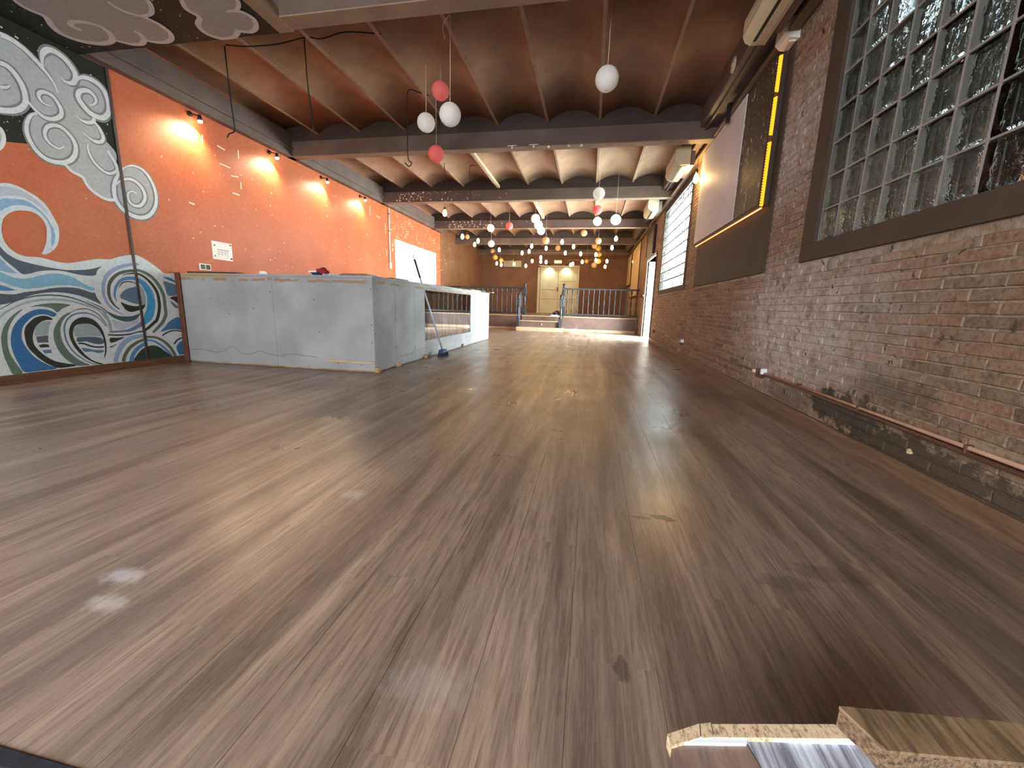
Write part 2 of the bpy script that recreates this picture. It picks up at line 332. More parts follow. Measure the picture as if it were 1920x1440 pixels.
MURAL=[
('p','w','black',1,[1.846,1.613,2.903,2.009,2.954,2.086,3.027,2.104,3.119,2.128,3.255,2.108,3.371,2.077,3.468,2.01,3.59,1.921,3.829,1.949,3.835,2.069,3.845,2.542,3.849,3.099,3.854,3.266,2.362,3.442]),
('p','w','cgrey',0,[2.243,2.697,3.044,2.956,3.099,2.96,3.18,2.93,3.25,2.884,3.303,2.848,3.306,2.914,3.331,2.981,3.375,3.023,3.435,3.033,3.505,3.011,3.553,2.96,3.572,2.893,3.627,2.924,3.703,2.941,3.777,2.92,3.817,2.865,3.832,2.773,3.82,2.684,3.764,2.602,3.679,2.555,3.66,2.527,3.699,2.477,3.727,2.396,3.777,2.346,3.825,2.276,3.812,2.11,3.972,2.222,4.1,2.213,4.176,2.087,4.197,1.94,4.143,1.775,4.046,1.686,3.944,1.666,3.824,1.705,3.739,1.796,3.659,1.793,3.568,1.83,3.509,1.888,3.48,1.953,3.396,1.985,3.354,2.028,3.248,2.021,3.156,2.077,3.111,2.171,3.105,2.27,3.145,2.369,3.195,2.414,3.195,2.428,3.147,2.473,3.101,2.395,3.007,2.342,2.949,2.321,2.117,1.902]),
('s','w','cdark',[0.0479,0.0524,0.0576,0.0628,0.058,0.0428,0.0271,0.0109],[3.043,2.949,3.098,2.953,3.179,2.927,3.249,2.877,3.303,2.826,3.346,2.775,3.374,2.722,3.388,2.661]),
('s','w','cdark',[0.0176,0.0463,0.0755,0.0825,0.0841,0.086,0.0874,0.0835,0.0721,0.0576,0.0321,0.0074],[3.304,2.834,3.309,2.916,3.33,2.973,3.374,3.015,3.433,3.021,3.496,2.995,3.543,2.94,3.557,2.885,3.534,2.824,3.495,2.798,3.454,2.798,3.434,2.818]),
('s','w','cdark',[0.0191,0.042,0.0658,0.0832,0.0816,0.0794,0.0801,0.083,0.0848,0.0862,0.0876,0.0877,0.0811,0.0755,0.0704,0.0656,0.0603,0.0459,0.0278,0.0099],[3.551,2.844,3.593,2.892,3.648,2.918,3.715,2.919,3.773,2.89,3.808,2.828,3.817,2.741,3.801,2.663,3.748,2.6,3.684,2.586,3.625,2.602,3.574,2.652,3.551,2.697,3.562,2.748,3.6,2.785,3.654,2.802,3.695,2.777,3.704,2.733,3.676,2.692,3.639,2.67]),
('s','w','cdark',[0.0349,0.0462,0.0569,0.0318,0.0076],[3.665,2.562,3.639,2.515,3.595,2.495,3.544,2.497,3.508,2.521]),
('s','w','cdark',[0.0249,0.0421,0.0593,0.0589,0.0579,0.0324,0.0077],[3.66,2.527,3.699,2.477,3.72,2.401,3.694,2.354,3.641,2.339,3.59,2.353,3.547,2.386]),
('s','w','cdark',[0.0395,0.0486,0.0544,0.0496,0.0466,0.0456,0.0317,0.0136],[3.742,2.288,3.794,2.196,3.808,2.117,3.725,2.061,3.645,2.089,3.587,2.159,3.566,2.238,3.573,2.291]),
('s','w','cdark',[0.03,0.0549,0.0726,0.0729,0.0747,0.0777,0.0738,0.0682,0.0646,0.0598,0.0544,0.0349,0.0113],[3.871,2.159,3.785,2.025,3.752,1.924,3.755,1.808,3.825,1.714,3.945,1.673,4.065,1.707,4.158,1.82,4.19,1.956,4.161,2.099,4.081,2.2,3.971,2.214,3.871,2.159]),
('s','w','cdark',[0.0183,0.0362,0.0552,0.0648,0.0627,0.0591,0.0527,0.0468,0.0384,0.0272,0.0156],[3.777,1.969,3.854,2.037,3.95,2.064,4.039,2.008,4.062,1.907,4.004,1.811,3.929,1.793,3.884,1.831,3.885,1.903,3.933,1.94,3.976,1.927]),
('s','w','cdark',[0.0327,0.0318,0.0308,0.0302,0.0298,0.029,0.0285,0.0282],[3.74,1.804,3.659,1.793,3.568,1.83,3.509,1.888,3.48,1.953,3.396,1.985,3.354,2.028,3.318,2.027]),
('s','w','cdark',[0.0209,0.0362,0.0512,0.059,0.0621,0.0656,0.0681,0.07,0.0677,0.0632,0.0591,0.0578,0.0563,0.052,0.0478,0.0401,0.0267,0.0127],[3.2,2.413,3.151,2.371,3.111,2.279,3.108,2.182,3.151,2.082,3.226,2.03,3.332,2.041,3.412,2.095,3.454,2.172,3.46,2.258,3.421,2.326,3.355,2.366,3.283,2.343,3.242,2.291,3.234,2.223,3.27,2.176,3.326,2.162,3.369,2.198]),
('s','w','cdark',[0.0209,0.0376,0.0551,0.0604,0.063,0.0609,0.0563,0.055,0.0566,0.0553,0.0486,0.0406,0.0241,0.0071],[3.15,2.488,3.196,2.436,3.253,2.401,3.319,2.413,3.379,2.464,3.393,2.519,3.375,2.572,3.342,2.618,3.286,2.625,3.245,2.599,3.236,2.559,3.256,2.528,3.296,2.519,3.324,2.528]),
('s','w','cdark',[0.0376,0.0578,0.0739,0.0753,0.0745,0.0707,0.073,0.0788,0.0656,0.048],[2.877,2.675,3.008,2.718,3.062,2.711,3.11,2.653,3.136,2.574,3.134,2.481,3.101,2.417,3.039,2.366,2.951,2.333,2.821,2.303]),
('s','w','cdark',[0.0235,0.0398,0.0064],[2.979,2.522,3.02,2.539,3.05,2.572]),
('s','w','clight',[0.0421,0.0399,0.0379,0.0356,0.0311,0.0242,0.017,0.0095],[3.043,2.949,3.098,2.953,3.179,2.927,3.249,2.877,3.303,2.826,3.346,2.775,3.374,2.722,3.388,2.661]),
('s','w','clight',[0.0154,0.0277,0.0403,0.0434,0.0443,0.0453,0.046,0.0439,0.0379,0.0306,0.0183,0.0065],[3.304,2.834,3.309,2.916,3.33,2.973,3.374,3.015,3.433,3.021,3.496,2.995,3.543,2.94,3.557,2.885,3.534,2.824,3.495,2.798,3.454,2.798,3.434,2.818]),
('s','w','clight',[0.0168,0.0264,0.0365,0.0438,0.0429,0.0418,0.0422,0.0437,0.0446,0.0454,0.0461,0.0462,0.0427,0.0397,0.0371,0.0345,0.0317,0.0251,0.0168,0.0087],[3.551,2.844,3.593,2.892,3.648,2.918,3.715,2.919,3.773,2.89,3.808,2.828,3.817,2.741,3.801,2.663,3.748,2.6,3.684,2.586,3.625,2.602,3.574,2.652,3.551,2.697,3.562,2.748,3.6,2.785,3.654,2.802,3.695,2.777,3.704,2.733,3.676,2.692,3.639,2.67]),
('s','w','clight',[0.0306,0.0304,0.0299,0.0181,0.0066],[3.665,2.562,3.639,2.515,3.595,2.495,3.544,2.497,3.508,2.521]),
('s','w','clight',[0.0218,0.0266,0.0312,0.031,0.0305,0.0184,0.0067],[3.66,2.527,3.699,2.477,3.72,2.401,3.694,2.354,3.641,2.339,3.59,2.353,3.547,2.386]),
('s','w','clight',[0.0347,0.0316,0.0286,0.0261,0.0245,0.024,0.0187,0.0119],[3.742,2.288,3.794,2.196,3.808,2.117,3.725,2.061,3.645,2.089,3.587,2.159,3.566,2.238,3.573,2.291]),
('s','w','clight',[0.0263,0.0332,0.0382,0.0384,0.0393,0.0409,0.0388,0.0359,0.034,0.0315,0.0287,0.0201,0.0099],[3.871,2.159,3.785,2.025,3.752,1.924,3.755,1.808,3.825,1.714,3.945,1.673,4.065,1.707,4.158,1.82,4.19,1.956,4.161,2.099,4.081,2.2,3.971,2.214,3.871,2.159]),
('s','w','clight',[0.016,0.023,0.0304,0.0341,0.033,0.0311,0.0277,0.0246,0.0213,0.0175,0.0137],[3.777,1.969,3.854,2.037,3.95,2.064,4.039,2.008,4.062,1.907,4.004,1.811,3.929,1.793,3.884,1.831,3.885,1.903,3.933,1.94,3.976,1.927]),
('s','w','clight',[0.0286,0.0279,0.0271,0.0265,0.0262,0.0254,0.025,0.0247],[3.74,1.804,3.659,1.793,3.568,1.83,3.509,1.888,3.48,1.953,3.396,1.985,3.354,2.028,3.318,2.027]),
('s','w','clight',[0.0183,0.0233,0.0282,0.031,0.0327,0.0345,0.0359,0.0368,0.0356,0.0333,0.0311,0.0304,0.0297,0.0274,0.0251,0.0218,0.0166,0.0111],[3.2,2.413,3.151,2.371,3.111,2.279,3.108,2.182,3.151,2.082,3.226,2.03,3.332,2.041,3.412,2.095,3.454,2.172,3.46,2.258,3.421,2.326,3.355,2.366,3.283,2.343,3.242,2.291,3.234,2.223,3.27,2.176,3.326,2.162,3.369,2.198]),
('s','w','clight',[0.0183,0.0238,0.0296,0.0318,0.0332,0.0321,0.0296,0.0289,0.0298,0.0291,0.0256,0.0215,0.014,0.0062],[3.15,2.488,3.196,2.436,3.253,2.401,3.319,2.413,3.379,2.464,3.393,2.519,3.375,2.572,3.342,2.618,3.286,2.625,3.245,2.599,3.236,2.559,3.256,2.528,3.296,2.519,3.324,2.528]),
('s','w','clight',[0.033,0.0366,0.0389,0.0396,0.0392,0.0372,0.0384,0.0415,0.0424,0.0421],[2.877,2.675,3.008,2.718,3.062,2.711,3.11,2.653,3.136,2.574,3.134,2.481,3.101,2.417,3.039,2.366,2.951,2.333,2.821,2.303]),
('s','w','clight',[0.0206,0.0209,0.0056],[2.979,2.522,3.02,2.539,3.05,2.572]),
('p','w','cgrey',0,[2.796,2.133,2.897,2.187,2.931,2.166,2.942,2.107,2.904,2.016,2.867,1.99]),
('s','w','clight',[0.0267,0.0271,0.0272,0.0272,0.027,0.0266],[2.897,2.187,2.928,2.182,2.94,2.148,2.937,2.091,2.912,2.033,2.873,1.992]),
('p','w','foam',0,[2.86,1.726,2.912,1.74,2.954,1.738,3.004,1.721,3.05,1.699,3.097,1.671,3.146,1.619,3.179,1.55,3.203,1.477,3.214,1.431,3.21,1.363,3.191,1.287,3.163,1.234,3.123,1.193,3.085,1.167,3.051,1.169,3.071,1.204,3.098,1.273,3.118,1.366,3.121,1.42,3.106,1.476,3.074,1.516,3.03,1.534,2.976,1.531,2.921,1.515,2.873,1.48,2.837,1.434,2.82,1.387,2.809,1.33,2.811,1.258,2.835,1.195,2.88,1.15,2.944,1.129,2.951,1.129,3.021,1.133,3.087,1.123,3.147,1.109,3.231,1.103,3.323,1.123,3.42,1.152,3.496,1.171,3.539,1.175,3.616,1.182,3.7,1.217,3.814,1.249,3.872,1.256,3.929,1.241,4.013,1.195,4.098,1.135,4.157,1.089,4.222,1.082,4.301,1.082,4.298,0.927,4.3,0.724,4.297,0.484,4.306,0.442,4.313,0.266,4.313,0.071,4.13,0.067,3.862,0.072,3.682,0.069,3.37,0.08,3.238,0.078,3.222,0.082,2.875,0.083,2.614,0.076,2.22,0.041,1.815,0.007,1.953,0.876,2.336,1.295,2.661,1.637]),
('p','w','mauve',0,[2.814,1.689,2.856,1.698,2.921,1.713,2.984,1.705,3.047,1.676,3.108,1.622,3.148,1.567,3.144,1.543,3.119,1.567,3.061,1.617,2.997,1.647,2.932,1.644,2.844,1.617,2.802,1.604]),
('p','w','lblue',0,[2.84,1.592,2.906,1.613,2.972,1.624,3.029,1.615,3.083,1.576,3.131,1.516,3.16,1.451,3.176,1.394,3.175,1.333,3.159,1.276,3.135,1.243,3.135,1.279,3.149,1.359,3.147,1.431,3.127,1.492,3.087,1.542,3.036,1.571,2.978,1.575,2.919,1.561,2.864,1.527,2.826,1.497]),
('p','w','slate',0,[2.755,1.246,2.781,1.195,2.803,1.156,2.839,1.119,2.89,1.091,2.943,1.077,3.018,1.06,3.097,1.048,3.2,1.037,3.312,1.044,3.407,1.06,3.483,1.084,3.525,1.102,3.479,1.056,3.452,1.003,3.374,0.995,3.306,1.0,3.24,1.014,3.177,1.024,3.093,1.022,3.01,1.007,2.948,0.982,2.902,0.971,2.88,0.979,2.843,1.024,2.798,1.076,2.77,1.12,2.744,1.176]),
('p','w','lblue',0,[2.749,1.117,2.766,1.094,2.783,1.07,2.809,1.03,2.839,0.995,2.855,0.977,2.801,0.978,2.75,0.99,2.731,1.0]),
('p','w','lblue2',0,[2.7,0.992,2.749,0.978,2.787,0.958,2.83,0.937,2.884,0.931,2.943,0.942,3.004,0.967,3.067,0.987,3.131,0.997,3.194,0.992,3.257,0.972,3.318,0.928,3.383,0.888,3.425,0.876,3.421,0.848,3.378,0.854,3.311,0.879,3.223,0.89,3.136,0.888,3.05,0.871,2.988,0.855,2.909,0.844,2.854,0.849,2.802,0.868,2.762,0.885,2.736,0.898,2.687,0.908]),
('p','w','mblue',0,[2.699,0.877,2.732,0.869,2.765,0.857,2.798,0.839,2.829,0.828,2.795,0.822,2.752,0.818,2.725,0.819,2.691,0.82]),
('p','w','slate',0,[2.669,0.787,2.721,0.793,2.809,0.791,2.886,0.814,2.985,0.832,3.068,0.854,3.176,0.869,3.264,0.868,3.331,0.852,3.394,0.827,3.423,0.828,3.435,0.778,3.466,0.71,3.41,0.738,3.343,0.77,3.277,0.796,3.19,0.814,3.105,0.819,3.021,0.811,2.94,0.791,2.859,0.758,2.78,0.718,2.707,0.698,2.655,0.693]),
('s','w','slate',[0.004,0.0066,0.0094,0.0115,0.0138,0.0142,0.0146,0.0131,0.0115,0.0092,0.0066],[2.678,0.646,2.74,0.686,2.819,0.736,2.918,0.772,3.018,0.789,3.101,0.79,3.185,0.78,3.27,0.752,3.358,0.709,3.448,0.658,3.503,0.611]),
('s','w','tealg',[0.0161,0.0169,0.0179,0.0192,0.0199,0.0201,0.0202,0.0195,0.0169,0.014,0.011],[2.651,0.551,2.691,0.593,2.752,0.65,2.851,0.707,2.972,0.743,3.095,0.751,3.201,0.74,3.31,0.706,3.401,0.67,3.439,0.641,3.488,0.559]),
('s','w','greyl',[0.0056,0.0058,0.006,0.0049,0.0036],[2.666,0.613,2.734,0.645,2.813,0.694,2.911,0.725,2.97,0.731]),
('p','w','green',0,[2.893,0.679,2.966,0.703,3.048,0.716,3.132,0.715,3.2,0.699,3.139,0.67,3.09,0.63,3.061,0.659,3.015,0.68,2.955,0.685]),
('p','w','green',0,[2.825,0.652,2.762,0.598,2.713,0.532,2.682,0.465,2.666,0.394,2.661,0.296,2.667,0.222,2.681,0.145,2.697,0.085,2.76,0.085,2.743,0.147,2.714,0.226,2.701,0.307,2.705,0.391,2.722,0.473,2.754,0.545,2.8,0.613,2.844,0.657]),
('p','w','blue',0,[3.079,0.614,3.038,0.646,2.98,0.661,2.919,0.651,2.857,0.617,2.805,0.568,2.758,0.501,2.731,0.413,2.722,0.325,2.731,0.239,2.749,0.166,2.776,0.093,2.876,0.088,3.008,0.093,2.963,0.126,2.908,0.171,2.857,0.23,2.828,0.29,2.807,0.353,2.801,0.414,2.82,0.493,2.853,0.542,2.898,0.586,2.944,0.608,3.0,0.61,3.05,0.588]),
('p','w','dark',0,[3.042,0.559,3.029,0.583,2.991,0.599,2.95,0.595,2.908,0.575,2.872,0.541,2.844,0.507,2.826,0.457,2.822,0.382,2.831,0.315,2.861,0.255,2.903,0.193,2.964,0.132,3.026,0.096,3.131,0.095,3.165,0.107,3.092,0.131,3.01,0.163,2.954,0.208,2.91,0.266,2.879,0.326,2.875,0.393,2.89,0.454,2.917,0.504,2.95,0.538,2.993,0.558]),
('p','w','tealg',0,[2.913,0.504,2.966,0.543,3.024,0.546,3.003,0.49,2.986,0.427,2.9,0.417,2.898,0.453]),
('p','w','slate',1,[2.899,0.407,2.988,0.417,2.982,0.37,2.983,0.348,2.903,0.352]),
('p','w','dark',1,[2.907,0.329,2.944,0.336,2.976,0.328,2.984,0.303,2.916,0.304]),
('p','w','slateb',1,[2.924,0.28,2.989,0.279,2.993,0.246,2.939,0.247]),
('p','w','green',0,[3.171,0.623,3.114,0.587,3.071,0.529,3.039,0.467,3.026,0.393,3.032,0.318,3.052,0.245,3.089,0.175,3.14,0.122,3.177,0.097,3.28,0.091,3.228,0.124,3.166,0.183,3.118,0.255,3.09,0.334,3.082,0.411,3.089,0.475,3.11,0.533,3.148,0.586,3.188,0.618]),
('s','w','slateb',[0.0055,0.0086,0.0116,0.0143,0.014,0.0138,0.0136,0.0129,0.0124,0.0119,0.0105,0.0091,0.0075],[3.474,0.48,3.433,0.551,3.367,0.604,3.298,0.622,3.228,0.612,3.174,0.58,3.133,0.522,3.116,0.452,3.118,0.359,3.145,0.269,3.191,0.197,3.274,0.118,3.338,0.084]),
('s','w','olive',[0.0039,0.0065,0.0092,0.0089,0.0085,0.0071,0.0055],[3.16,0.607,3.233,0.65,3.295,0.663,3.35,0.655,3.417,0.609,3.458,0.545,3.484,0.48]),
('p','w','tealg',0,[3.193,0.464,3.235,0.501,3.282,0.511,3.347,0.497,3.395,0.455,3.42,0.383,3.312,0.382,3.208,0.38,3.188,0.426]),
('p','w','dark',0,[3.418,0.153,3.442,0.216,3.451,0.316,3.441,0.423,3.407,0.506,3.361,0.559,3.292,0.58,3.235,0.565,3.188,0.525,3.158,0.466,3.149,0.406,3.16,0.329,3.186,0.259,3.228,0.193,3.286,0.134,3.358,0.087,3.394,0.088,3.324,0.124,3.272,0.171,3.226,0.244,3.194,0.315,3.178,0.388,3.188,0.459,3.221,0.502,3.283,0.513,3.348,0.502,3.396,0.46,3.426,0.389,3.434,0.306,3.431,0.229,3.415,0.166]),
('p','w','slate',0,[3.208,0.375,3.264,0.379,3.335,0.377,3.416,0.357,3.426,0.301,3.349,0.304,3.281,0.333,3.207,0.336]),
('s','w','dark',[0.0152,0.0159,0.0168,0.0166,0.0164],[3.211,0.319,3.254,0.314,3.307,0.285,3.364,0.268,3.426,0.265]),
('p','w','slateb',0,[3.234,0.272,3.28,0.262,3.34,0.241,3.414,0.231,3.406,0.208,3.36,0.207,3.314,0.227,3.252,0.23]),
('p','w','foam2',0,[3.477,0.915,3.534,1.032,3.632,1.109,3.746,1.155,3.861,1.173,3.947,1.158,4.031,1.104,4.115,1.015,4.159,0.855,4.171,0.69,4.153,0.556,4.075,0.465,3.933,0.367,3.589,0.412,3.525,0.523,3.509,0.6,3.468,0.744]),
('s','w','peri',[0.0244,0.0309,0.0369,0.0387,0.0369,0.0354,0.032,0.0289,0.0244,0.0181,0.0116],[3.894,1.159,3.817,1.148,3.713,1.117,3.627,1.074,3.562,1.017,3.522,0.946,3.502,0.86,3.505,0.774,3.538,0.693,3.598,0.634,3.659,0.603]),
('s','w','greend',[0.0299,0.0308,0.0314,0.0322,0.0332,0.0304,0.0278,0.0197,0.0114],[3.831,1.083,3.762,1.071,3.676,1.041,3.61,0.986,3.567,0.92,3.549,0.833,3.555,0.763,3.586,0.699,3.628,0.658]),
('s','w','green',[0.024,0.0289,0.0342,0.0367,0.0391,0.0397,0.0399,0.04,0.0396,0.0341,0.0288],[3.832,1.086,3.879,1.09,3.953,1.066,4.026,1.015,4.084,0.93,4.122,0.821,4.124,0.69,4.118,0.59,4.066,0.499,4.006,0.442,3.942,0.386]),
('s','w','dark',[0.0058,0.013,0.0197,0.0246,0.0293,0.0337,0.0355,0.0365,0.0362,0.0338,0.0302,0.0193,0.0129,0.0146,0.0144,0.0133],[3.706,1.025,3.787,1.048,3.873,1.05,3.945,1.01,4.009,0.938,4.053,0.845,4.06,0.722,4.043,0.624,4.006,0.533,3.963,0.496,3.893,0.44,3.834,0.408,3.774,0.402,3.685,0.382,3.585,0.379,3.48,0.389]),
('s','w','mblue',[0.0333,0.0344,0.0326,0.0284,0.0244,0.0169,0.0057],[3.854,0.997,3.769,0.997,3.694,0.974,3.644,0.924,3.614,0.864,3.601,0.788,3.613,0.741]),
('p','w','bblue',0,[3.85,1.009,3.906,0.988,3.965,0.93,4.003,0.849,4.013,0.734,3.992,0.625,3.95,0.541,3.868,0.48,3.85,0.481,3.852,0.544,3.904,0.657,3.929,0.752,3.927,0.834,3.896,0.914,3.861,0.961]),
('p','w','mauveb',0,[3.856,0.569,3.852,0.474,3.798,0.451,3.729,0.417,3.643,0.409,3.509,0.411,3.5,0.423,3.57,0.429,3.675,0.438,3.754,0.472,3.818,0.513]),
('p','w','mauve',0,[3.539,0.552,3.584,0.533,3.658,0.512,3.744,0.528,3.812,0.557,3.807,0.52,3.737,0.473,3.648,0.446,3.572,0.443,3.546,0.487]),
('s','w','tealg',[0.0108,0.0242,0.0244,0.02],[3.462,0.629,3.499,0.565,3.509,0.488,3.511,0.426]),
('p','w','slateb',0,[3.654,0.807,3.694,0.856,3.754,0.888,3.854,0.905,3.853,0.813,3.852,0.72,3.771,0.725,3.692,0.76,3.656,0.777]),
('p','w','dark',0,[3.65,0.735,3.718,0.706,3.795,0.691,3.856,0.701,3.899,0.714,3.881,0.67,3.837,0.651,3.741,0.627,3.688,0.652,3.661,0.7]),
('s','w','dark',[0.0046,0.0107,0.0123,0.0104,0.0061],[3.651,0.884,3.691,0.939,3.747,0.959,3.802,0.953,3.849,0.939]),
('p','w','tealg',0,[3.874,0.925,3.903,0.877,3.916,0.796,3.906,0.72,3.858,0.72,3.859,0.813]),
('p','w','teald',0,[3.504,0.635,3.587,0.593,3.667,0.579,3.752,0.584,3.828,0.61,3.795,0.558,3.733,0.528,3.659,0.523,3.587,0.551,3.534,0.588]),
('s','w','teald',[0.0041,0.007,0.0097,0.0121],[3.332,0.742,3.399,0.709,3.459,0.675,3.513,0.623]),
('p','w','dark',0,[3.496,0.355,3.559,0.351,3.63,0.352,3.577,0.328,3.532,0.308,3.489,0.308]),
('s','w','dark',[0.0134,0.009,0.0045],[3.48,0.258,3.51,0.264,3.542,0.286]),
('s','w','peri',[0.034,0.0393,0.0432,0.044,0.0416,0.0374],[3.506,0.086,3.535,0.174,3.584,0.255,3.653,0.316,3.743,0.35,3.854,0.356]),
('s','w','olive',[0.032,0.0321,0.0311,0.0296,0.0281],[3.585,0.085,3.612,0.159,3.673,0.234,3.755,0.287,3.852,0.317]),
('s','w','olive',[0.0218,0.0258,0.0299,0.0324,0.0348],[3.855,0.34,3.959,0.329,4.05,0.276,4.125,0.185,4.173,0.076]),
('s','w','mblue',[0.0358,0.038,0.0375,0.0344],[3.66,0.078,3.694,0.156,3.752,0.22,3.846,0.27]),
('s','w','mblue',[0.0188,0.0212,0.0238,0.0257,0.0275],[3.856,0.304,3.935,0.288,4.023,0.221,4.086,0.148,4.131,0.074]),
('p','w','dgreen',0,[3.698,0.08,3.74,0.151,3.787,0.198,3.839,0.222,3.903,0.239,3.977,0.219,4.047,0.158,4.117,0.069,3.862,0.069]),
('p','w','mblue2',0,[4.032,0.394,4.1,0.457,4.132,0.496,4.206,0.542,4.277,0.55,4.299,0.411,4.204,0.416,4.121,0.41]),
('s','w','dark',[0.0145,0.0148,0.0143,0.0128],[4.042,0.344,4.117,0.383,4.201,0.397,4.302,0.378]),
('s','w','dark',[0.0179,0.016,0.0142],[4.173,0.232,4.221,0.28,4.3,0.309]),
('p','w','mblue2',1,[4.193,0.199,4.238,0.244,4.296,0.278,4.302,0.196,4.301,0.09,4.218,0.095,4.198,0.157]),
('p','w','mblue2',0,[4.143,1.036,4.216,1.035,4.274,1.006,4.284,0.98,4.199,1.008]),
('p','w','slateb',0,[4.143,0.985,4.221,0.97,4.289,0.94,4.283,0.839,4.215,0.817,4.169,0.829,4.154,0.914]),
('p','w','dark',0,[4.191,0.79,4.28,0.812,4.289,0.724,4.242,0.764]),
('p','w','slateb',0,[4.192,0.75,4.244,0.724,4.282,0.67,4.232,0.683]),
('p','s','cbrown',0,[-4.453,2.789,-4.676,2.948,-4.694,3.032,-4.659,3.12,-4.773,3.23,-4.824,3.337,-4.774,3.443,-4.65,3.506,-4.518,3.501,-4.408,3.461,-4.366,3.546,-4.259,3.572,-4.135,3.511,-4.076,3.552,-3.98,3.573,-3.869,3.537,-3.785,3.453,-3.77,3.334,-3.813,3.242,-3.726,3.237,-3.639,3.186,-3.579,3.109,-3.547,3.016,-3.867,2.832]),
('s','s','cbr2',[0.0182,0.0279,0.0379,0.0435,0.0496,0.0528,0.0541,0.0529,0.0499,0.0468,0.0433,0.0407,0.0402,0.0406,0.0415,0.0423],[-4.586,2.862,-4.676,2.948,-4.694,3.032,-4.667,3.124,-4.766,3.231,-4.815,3.332,-4.76,3.434,-4.628,3.491,-4.504,3.485,-4.421,3.448,-4.352,3.372,-4.338,3.292,-4.409,3.227,-4.513,3.212,-4.584,3.247,-4.571,3.316]),
('s','s','cbr2',[0.0348,0.0387,0.0419,0.0424,0.0405,0.0366],[-4.437,3.457,-4.345,3.53,-4.241,3.552,-4.138,3.499,-4.095,3.44,-4.101,3.387]),
('s','s','cbr2',[0.0298,0.0384,0.0423,0.0413,0.0398,0.037,0.0335],[-4.135,3.511,-4.069,3.547,-3.973,3.56,-3.872,3.526,-3.799,3.451,-3.781,3.337,-3.819,3.247]),
('s','s','cbr2',[0.0248,0.0293,0.0334,0.0347,0.0356,0.0342,0.0331],[-3.92,3.059,-3.916,3.155,-3.833,3.234,-3.731,3.23,-3.652,3.184,-3.585,3.108,-3.564,3.029]),
('p','s','cbrown',0,[-3.23,3.063,-3.321,3.147,-3.375,3.225,-3.358,3.318,-3.456,3.399,-3.496,3.515,-3.422,3.6,-3.299,3.607,-3.161,3.531,-3.059,3.556,-2.961,3.509,-2.888,3.404,-2.924,3.317,-2.947,3.296,-2.86,3.214,-2.844,3.12]),
('s','s','cbr2',[0.0323,0.0348,0.0377,0.0393,0.041,0.0428,0.0435,0.0429,0.0413,0.0409],[-3.262,3.09,-3.315,3.148,-3.362,3.227,-3.345,3.319,-3.447,3.4,-3.479,3.507,-3.409,3.587,-3.291,3.591,-3.175,3.529,-3.176,3.499]),
('s','s','cbr2',[0.0337,0.0385,0.0398,0.038,0.0347,0.028,0.017],[-3.159,3.521,-3.064,3.545,-2.972,3.504,-2.904,3.406,-2.928,3.322,-2.993,3.298,-3.065,3.296]),
('s','s','cbr2',[0.0236,0.0297,0.0319,0.0309],[-2.996,3.301,-2.925,3.273,-2.867,3.213,-2.846,3.135])]
LANTERNS=[
('white', 0.013, 4.158, 2.827, 0.102, 'large white paper lantern hanging alone at the top right centre'),
('pink', -1.84, 4.925, 3.2, 0.1, 'upper pink paper lantern in the near cluster of four'),
('white', -1.445, 4.125, 2.6, 0.102, 'largest white paper lantern in the near cluster, under the upper pink one'),
('white', -2.02, 4.931, 2.88, 0.102, 'smaller white paper lantern on the left of the near cluster'),
('pink', -2.07, 5.376, 2.695, 0.102, 'lower pink paper lantern at the bottom of the near cluster'),
('white', 0.011, 7.74, 2.781, 0.102, 'white paper lantern topmost of the right middle string'),
('pink', 0.003, 9.943, 2.993, 0.102, 'pink paper lantern between two white ones in the right middle string'),
('white', 0.019, 10.491, 2.86, 0.102, 'white paper lantern just under the pink one on the right'),
('white', 0.37, 8.702, 2.537, 0.102, 'white paper lantern hanging alone right of the pink and white pair'),
('white', -2.843, 11.435, 2.896, 0.102, 'upper white paper lantern of the left far string'),
('pink', -2.343, 11.541, 2.966, 0.102, 'small far pink paper lantern right of the left string'),
('white', -1.359, 9.645, 2.765, 0.102, 'topmost of three overlapping white paper lanterns in the middle'),
('white', -1.366, 10.234, 2.738, 0.102, 'middle one of three overlapping white paper lanterns'),
('white', -1.381, 10.903, 2.727, 0.102, 'lowest of three overlapping white paper lanterns in the middle'),
('white', -3.138, 12.723, 2.673, 0.102, 'second white paper lantern down the left far string'),
('peach', -4.447, 18.3, 3.185, 0.101, 'small peach lantern just below the left far white pair'),
('yellow', -3.935, 16.672, 2.726, 0.102, 'small yellowish lantern low on the left above two bulbs'),
('peach', -4.05, 18.3, 2.789, 0.101, 'small peach lantern right beside the low left yellow one'),
('peach', -4.514, 14.7, 3.2, 0.081, 'small peach lantern touching the leftmost stage bulb'),
('peach', -1.435, 12.555, 2.739, 0.102, 'peach lantern below the three overlapping white ones'),
('peach', -0.37, 13.873, 3.169, 0.102, 'peach lantern alone against the beam, right of centre'),
('peach', -1.395, 16.356, 3.049, 0.102, 'small peach lantern left of centre among the bulbs'),
('peach', 0.098, 13.915, 2.936, 0.102, 'peach lantern at the head of the yellow right string'),
('peach', -0.011, 15.888, 3.062, 0.102, 'peach lantern just left of the upper yellow one on the right'),
('yellow', 0.136, 16.646, 3.078, 0.102, 'upper yellow lantern of the right string'),
('yellow', 0.181, 17.605, 2.973, 0.102, 'middle yellow lantern of the right string behind a bulb'),
('yellow', 0.175, 17.428, 2.682, 0.102, 'lowest yellow lantern of the right string'),
('peach', 0.015, 16.498, 2.433, 0.102, 'flattish peach lantern lowest near the cream double door'),
('peach', -0.307, 18.3, 2.772, 0.08, 'tiny peach lantern left of the right yellow string'),
('peach', -3.482, 18.3, 2.725, 0.076, 'tiny peach lantern just over a low bulb on the left')]
